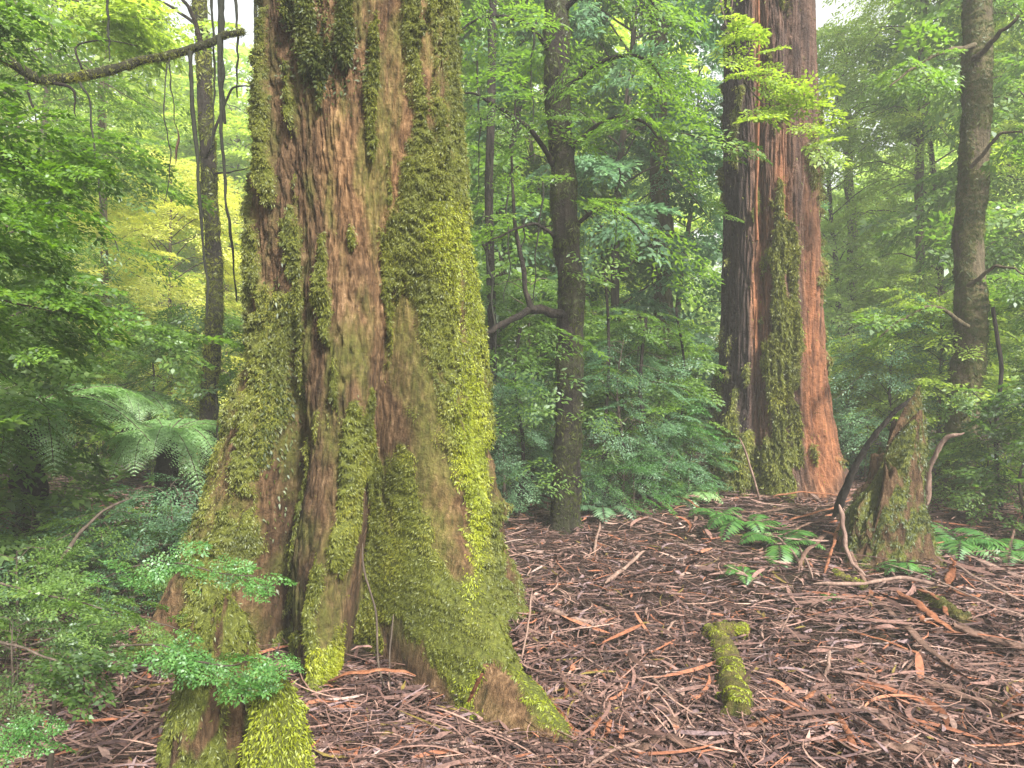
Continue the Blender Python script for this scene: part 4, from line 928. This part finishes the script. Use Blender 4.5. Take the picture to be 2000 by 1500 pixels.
# ------------------------------------------------------------------ fallen bark strips and sticks, one by one
def piece(name, label, pts, w0, w1, mat, flat, cat, group, seed, world=False):
    P = np.array(pts) if world else np.array([onfloor(p[0], p[1], p[2]) if len(p) < 4 else at(p[0], p[1], p[3]) for p in pts])
    P = wob(spline(P, 28), min(.02, w0*.8), 5, seed+.4); o = P[0]
    s = np.linspace(0, 1, 28); rr = (w0+(w1-w0)*s)*(1+.25*pn(s*7, seed, .3))*np.minimum(1, .35+6*np.minimum(s, 1-s))
    g = tube(Geo(), P, rr, 9, .3, flat=flat); tag(mk(name, g, M[mat], None, o), label, cat, group)
GB = 'shed bark strips lying on the forest floor'
BK = [
 ('orange bark strip forming the left arm of the V on the litter', [(1455, 1425, .03), (1520, 1392, .05), (1600, 1348, .07)], .019, .012, 'strip_orange'),
 ('orange bark strip forming the right arm of the V, running to the bottom', [(1602, 1350, .07), (1640, 1400, .05), (1665, 1450, .05), (1660, 1510, .04)], .012, .020, 'strip_orange'),
 ('broad orange bark slab beside the thin mossy log', [(1752, 1155, .08), (1800, 1185, .07), (1850, 1220, .06), (1895, 1240, .05)], .035, .02, 'strip_orange'),
 ('second orange bark strip running parallel above the broad slab', [(1790, 1150, .09), (1835, 1170, .09), (1850, 1200, .08)], .02, .012, 'strip_orange'),
 ('curled orange bark piece below the broad slab', [(1785, 1195, .04), (1805, 1212, .05), (1835, 1222, .04)], .026, .016, 'strip_orange'),
 ('long orange bark strip across the middle of the right litter', [(1655, 1228, .05), (1730, 1252, .06), (1810, 1282, .05)], .011, .015, 'strip_orange'),
 ('orange bark plate lying flat in the right litter', [(1655, 1335, .03), (1700, 1345, .04), (1755, 1360, .03)], .028, .02, 'strip_orange'),
 ('pointed brown bark piece sticking up right of the broken stump', [(1850, 1140, .06), (1862, 1105, .14), (1858, 1090, .2)], .035, .01, 'strip_orange'),
 ('thick bark roll sloping to the right edge', [(1860, 1215, .08), (1920, 1245, .08), (2010, 1262, .08)], .040, .050, 'strip_brown'),
 ('long bark strip from the stump to the right edge', [(1730, 1100, .10), (1820, 1130, .13), (1920, 1175, .12), (2010, 1205, .1)], .010, .014, 'stick'),
 ('second long strip above it reaching the right edge', [(1860, 1098, .12), (1930, 1140, .14), (2010, 1180, .14)], .012, .014, 'stick'),
 ('reddish bark strip curving from the row of ferns', [(1365, 1110, .03), (1430, 1115, .05), (1470, 1132, .04)], .009, .010, 'strip_orange'),
 ('orange bark strip along the base of the giant right root', [(1030, 1330, .04), (1080, 1380, .05), (1130, 1440, .04)], .028, .02, 'strip_orange'),
 ('upright orange bark shard on the giant tree root', [(912, 1385, .02), (925, 1350, .16), (940, 1315, .28)], .010, .014, 'strip_orange'),
 ('arched bark strip in the hollow between the giant roots', [(640, 1335, .05), (690, 1315, .14), (750, 1308, .16), (815, 1320, .12)], .024, .014, 'strip_orange'),
 ('short brown strip in front of the middle root', [(580, 1320, .04), (610, 1330, .06), (650, 1345, .04)], .014, .012, 'strip_orange'),
 ('orange bark flake in the lower middle litter', [(1268, 1370, .02), (1310, 1400, .05), (1345, 1440, .03)], .030, .02, 'strip_brown'),
 ('orange bark flake standing near the bottom centre', [(1150, 1452, .02), (1160, 1425, .08), (1172, 1400, .12)], .014, .010, 'strip_orange'),
 ('second standing bark flake near the bottom centre', [(1185, 1450, .02), (1188, 1425, .07), (1190, 1405, .1)], .013, .009, 'strip_orange'),
 ('bark strip left of the short mossy log', [(1330, 1318, .03), (1370, 1325, .04), (1412, 1332, .05)], .012, .008, 'strip_orange'),
 ('pale bark sliver behind the short mossy log', [(1315, 1262, .03), (1305, 1230, .06), (1320, 1210, .08)], .010, .008, 'stick'),
 ('brown bark strip fanning from the foot of the gum', [(1385, 1005, .04), (1340, 975, .08), (1290, 965, .05)], .018, .010, 'strip_orange'),
 ('bark heap strip lying across the right foot of the gum', [(1510, 968, .08), (1570, 962, .14), (1640, 968, .12)], .03, .02, 'strip_orange'),
 ('lower bark strip of the heap between gum and stump', [(1480, 1000, .08), (1550, 990, .10), (1640, 985, .12)], .028, .02, 'strip_brown'),
 ('middle bark strip of the heap between gum and stump', [(1540, 1015, .06), (1600, 1000, .12), (1660, 975, .16)], .024, .016, 'strip_orange'),
 ('orange bark flake in front of the gum heap', [(1525, 1060, .03), (1580, 1062, .05), (1625, 1068, .04)], .022, .012, 'strip_brown'),
 ('brown strip fanning left from the foot of the broken stump', [(1655, 1010, .12), (1590, 1020, .12), (1530, 1045, .08)], .026, .014, 'strip_brown'),
 ('orange strip hanging down from the stump foot to the litter', [(1640, 1020, .16), (1625, 1070, .12), (1612, 1120, .06)], .014, .010, 'strip_orange'),
 ('dark curled strip at the left foot of the broken stump', [(1618, 1040, .10), (1580, 1075, .14), (1560, 1110, .06)], .024, .016, 'strip_brown'),
 ('steep strip from the stump foot towards the lone sprout', [(1660, 1060, .14), (1668, 1100, .10), (1690, 1140, .05)], .022, .012, 'strip_brown'),
 ('wide brown strip half way between the gum and the open litter', [(1440, 1010, .06), (1500, 1030, .10), (1555, 1025, .08)], .030, .016, 'strip_brown'),
 ('long brown strip descending right from the stump front', [(1700, 1160, .08), (1780, 1235, .08), (1850, 1300, .05)], .020, .024, 'strip_brown'),
 ('wide curled strip on the slope above the right bottom corner', [(1800, 1330, .05), (1870, 1350, .09), (1950, 1390, .05)], .030, .022, 'strip_brown'),
 ('broad grey-brown slab at the bottom right, below the V', [(1700, 1455, .03), (1780, 1462, .06), (1860, 1490, .04)], .034, .02, 'strip_brown'),
 ('thick curled strip in the bottom centre litter', [(1240, 1470, .03), (1300, 1440, .08), (1370, 1470, .04)], .026, .018, 'strip_brown'),
 ('orange slab at the far right bottom', [(1960, 1330, .03), (1985, 1350, .04), (2015, 1365, .03)], .018, .012, 'strip_orange'),
 ('bark flake on slope between the slab and the right edge', [(1850, 1150, .08), (1890, 1160, .1), (1915, 1162, .08)], .026, .012, 'strip_orange'),
]
for i, (lab, pts, a, b, m_) in enumerate(BK):
    piece('bark_strip', lab, pts, a, b, m_, .30, 'bark', GB, i*1.7)
GK = 'sticks lying on the forest floor'
SK = [
 ('bent pale stick standing right of the broken stump', [(1800, 1010, 0, 6.6), (1812, 960, 0, 6.5), (1820, 900, 0, 6.4), (1845, 860, 0, 6.3), (1882, 845, 0, 6.2)], .035, .018, 'stick'),
 ('thin straight stick leaning on the foot of the gum', [(1488, 1000, 0, 7.1), (1478, 950, 0, 7.0), (1462, 900, 0, 6.95), (1445, 855, 0, 6.9)], .013, .009, 'stick'),
 ('pale curved stick from the broken stump down to the litter', [(1640, 985, 0, 5.35), (1648, 1040, 0, 5.3), (1660, 1090, 0, 5.25), (1690, 1125, 0, 5.15)], .018, .012, 'stick'),
 ('long dark stick crossing in front of the broken stump', [(1590, 1140, .08), (1680, 1140, .1), (1760, 1130, .12), (1850, 1145, .1)], .014, .012, 'stick'),
 ('pale stick lying right of the giant tree root', [(1060, 1190, .04), (1110, 1205, .06), (1165, 1220, .05)], .018, .012, 'stick'),
 ('thin upright stick leaning against the right root', [(1018, 1290, .02), (1030, 1230, .14), (1040, 1150, .3)], .007, .005, 'stick'),
 ('stick running from the open litter towards the slender trunk', [(1180, 1140, .04), (1220, 1110, .07), (1260, 1075, .07)], .018, .010, 'stick'),
 ('short stick leaning up right of the short mossy log', [(1525, 1235, .03), (1540, 1205, .1), (1552, 1185, .14)], .006, .005, 'stick'),
 ('twig crossing in the open litter at the right', [(1755, 1320, .03), (1780, 1295, .07), (1800, 1268, .09)], .008, .006, 'strip_brown'),
 ('twig upright in the middle of the litter above the V', [(1610, 1325, .03), (1618, 1300, .08), (1622, 1270, .12)], .008, .010, 'stick'),
 ('long thin stick right of the V', [(1630, 1358, .04), (1700, 1390, .06), (1780, 1420, .04)], .008, .007, 'stick'),
 ('grey stick at the bottom left of the right root', [(860, 1500, .03), (885, 1470, .05), (910, 1448, .04)], .014, .010, 'stick'),
 ('tangled pale root hanging in the dark hollow of the giant tree', [(708, 1060, 0, 3.9), (712, 1120, 0, 3.8), (735, 1200, 0, 3.7), (738, 1290, 0, 3.6), (762, 1370, 0, 3.45)], .007, .005, 'twig'),
 ('straight thin root beside the tangled one in the hollow', [(768, 1200, 0, 3.7), (762, 1260, 0, 3.6), (760, 1330, 0, 3.52), (764, 1390, 0, 3.42)], .005, .004, 'twig'),
 ('grey branch lying behind the sapling sprays at the left', [(110, 1110, 0, 3.9), (150, 1050, 0, 4.0), (200, 1000, 0, 4.1), (260, 970, 0, 4.2)], .012, .007, 'twig'),
 ('fallen stick behind the upper sapling spray', [(240, 1172, .05), (300, 1150, .08), (350, 1130, .08)], .012, .008, 'stick'),
 ('upright dark sapling stem in the lower left corner', [(92, 1530, 0, 2.35), (98, 1450, 0, 2.35), (104, 1380, 0, 2.35), (100, 1290, 0, 2.35)], .010, .006, 'twig'),
 ('reddish stick in the lower left litter', [(55, 1385, .04), (80, 1400, .06), (92, 1420, .04)], .010, .008, 'strip_orange'),
 ('leaning brown stick at the right edge above the ferns', [(1962, 1090, .03), (1975, 1050, .12), (1990, 1010, .2)], .014, .010, 'strip_brown'),
 ('upper thin stick on the slope between ferns and litter', [(1515, 1045, .05), (1545, 1075, .08), (1570, 1110, .06)], .012, .009, 'stick'),
 ('lower thin stick next to it on the slope', [(1545, 1040, .05), (1570, 1085, .08), (1588, 1130, .06)], .010, .008, 'stick'),
 ('forked-looking stick at the bottom centre of the litter', [(1140, 1505, .03), (1190, 1470, .06), (1260, 1445, .05)], .008, .006, 'stick'),
 ('long stick in the litter left of the short log', [(1220, 1290, .03), (1280, 1330, .05), (1330, 1385, .04)], .009, .008, 'stick'),
 ('stick curving below the short mossy log', [(1340, 1355, .03), (1400, 1400, .05), (1450, 1425, .04)], .009, .008, 'strip_brown'),
 ('pale stick at the foot of the slender dark trunk', [(1160, 1085, .03), (1166, 1050, .1), (1172, 1020, .16)], .012, .010, 'stick'),
]
for i, (lab, pts, a, b, m_) in enumerate(SK):
    piece('fallen_stick', lab, pts, a, b, m_, None, 'stick', GK, 60+i*1.3)
# dark hanging bark leaning on the stump's left edge
piece('hanging_bark', 'dark bark slab leaning along the slanted left edge of the broken stump',
      [(1628, 1010, 0, 5.45), (1655, 950, 0, 5.4), (1690, 880, 0, 5.38), (1735, 815, 0, 5.35), (1790, 770, 0, 5.3)], .06, .02, 'bark_dark', .4, 'bark', None, 91)

# ------------------------------------------------------------------ the misty forest air
def haze_box():
    m, t, o, nd = newmat('forest_haze')
    v = nd('ShaderNodeVolumePrincipled'); v.inputs['Density'].default_value = HAZE; v.inputs['Anisotropy'].default_value = 0.
    v.inputs['Color'].default_value = (.96, .99, 1, 1); t.links.new(v.outputs[0], o.inputs['Volume'])
    m.cycles.homogeneous_volume = True if hasattr(m.cycles, 'homogeneous_volume') else None
    x0, x1, y0, y1, z0, z1 = -75, 75, -45, 165, -8, 46
    V = [(x, y, z) for x in (x0, x1) for y in (y0, y1) for z in (z0, z1)]
    Q = [(0, 1, 3, 2), (4, 6, 7, 5), (0, 4, 5, 1), (2, 3, 7, 6), (0, 2, 6, 4), (1, 5, 7, 3)]
    tag(mk('haze', Geo().add(V, Q), m, smooth=False), 'pale mist hanging through the whole forest', 'haze', kind='stuff')
haze_box()
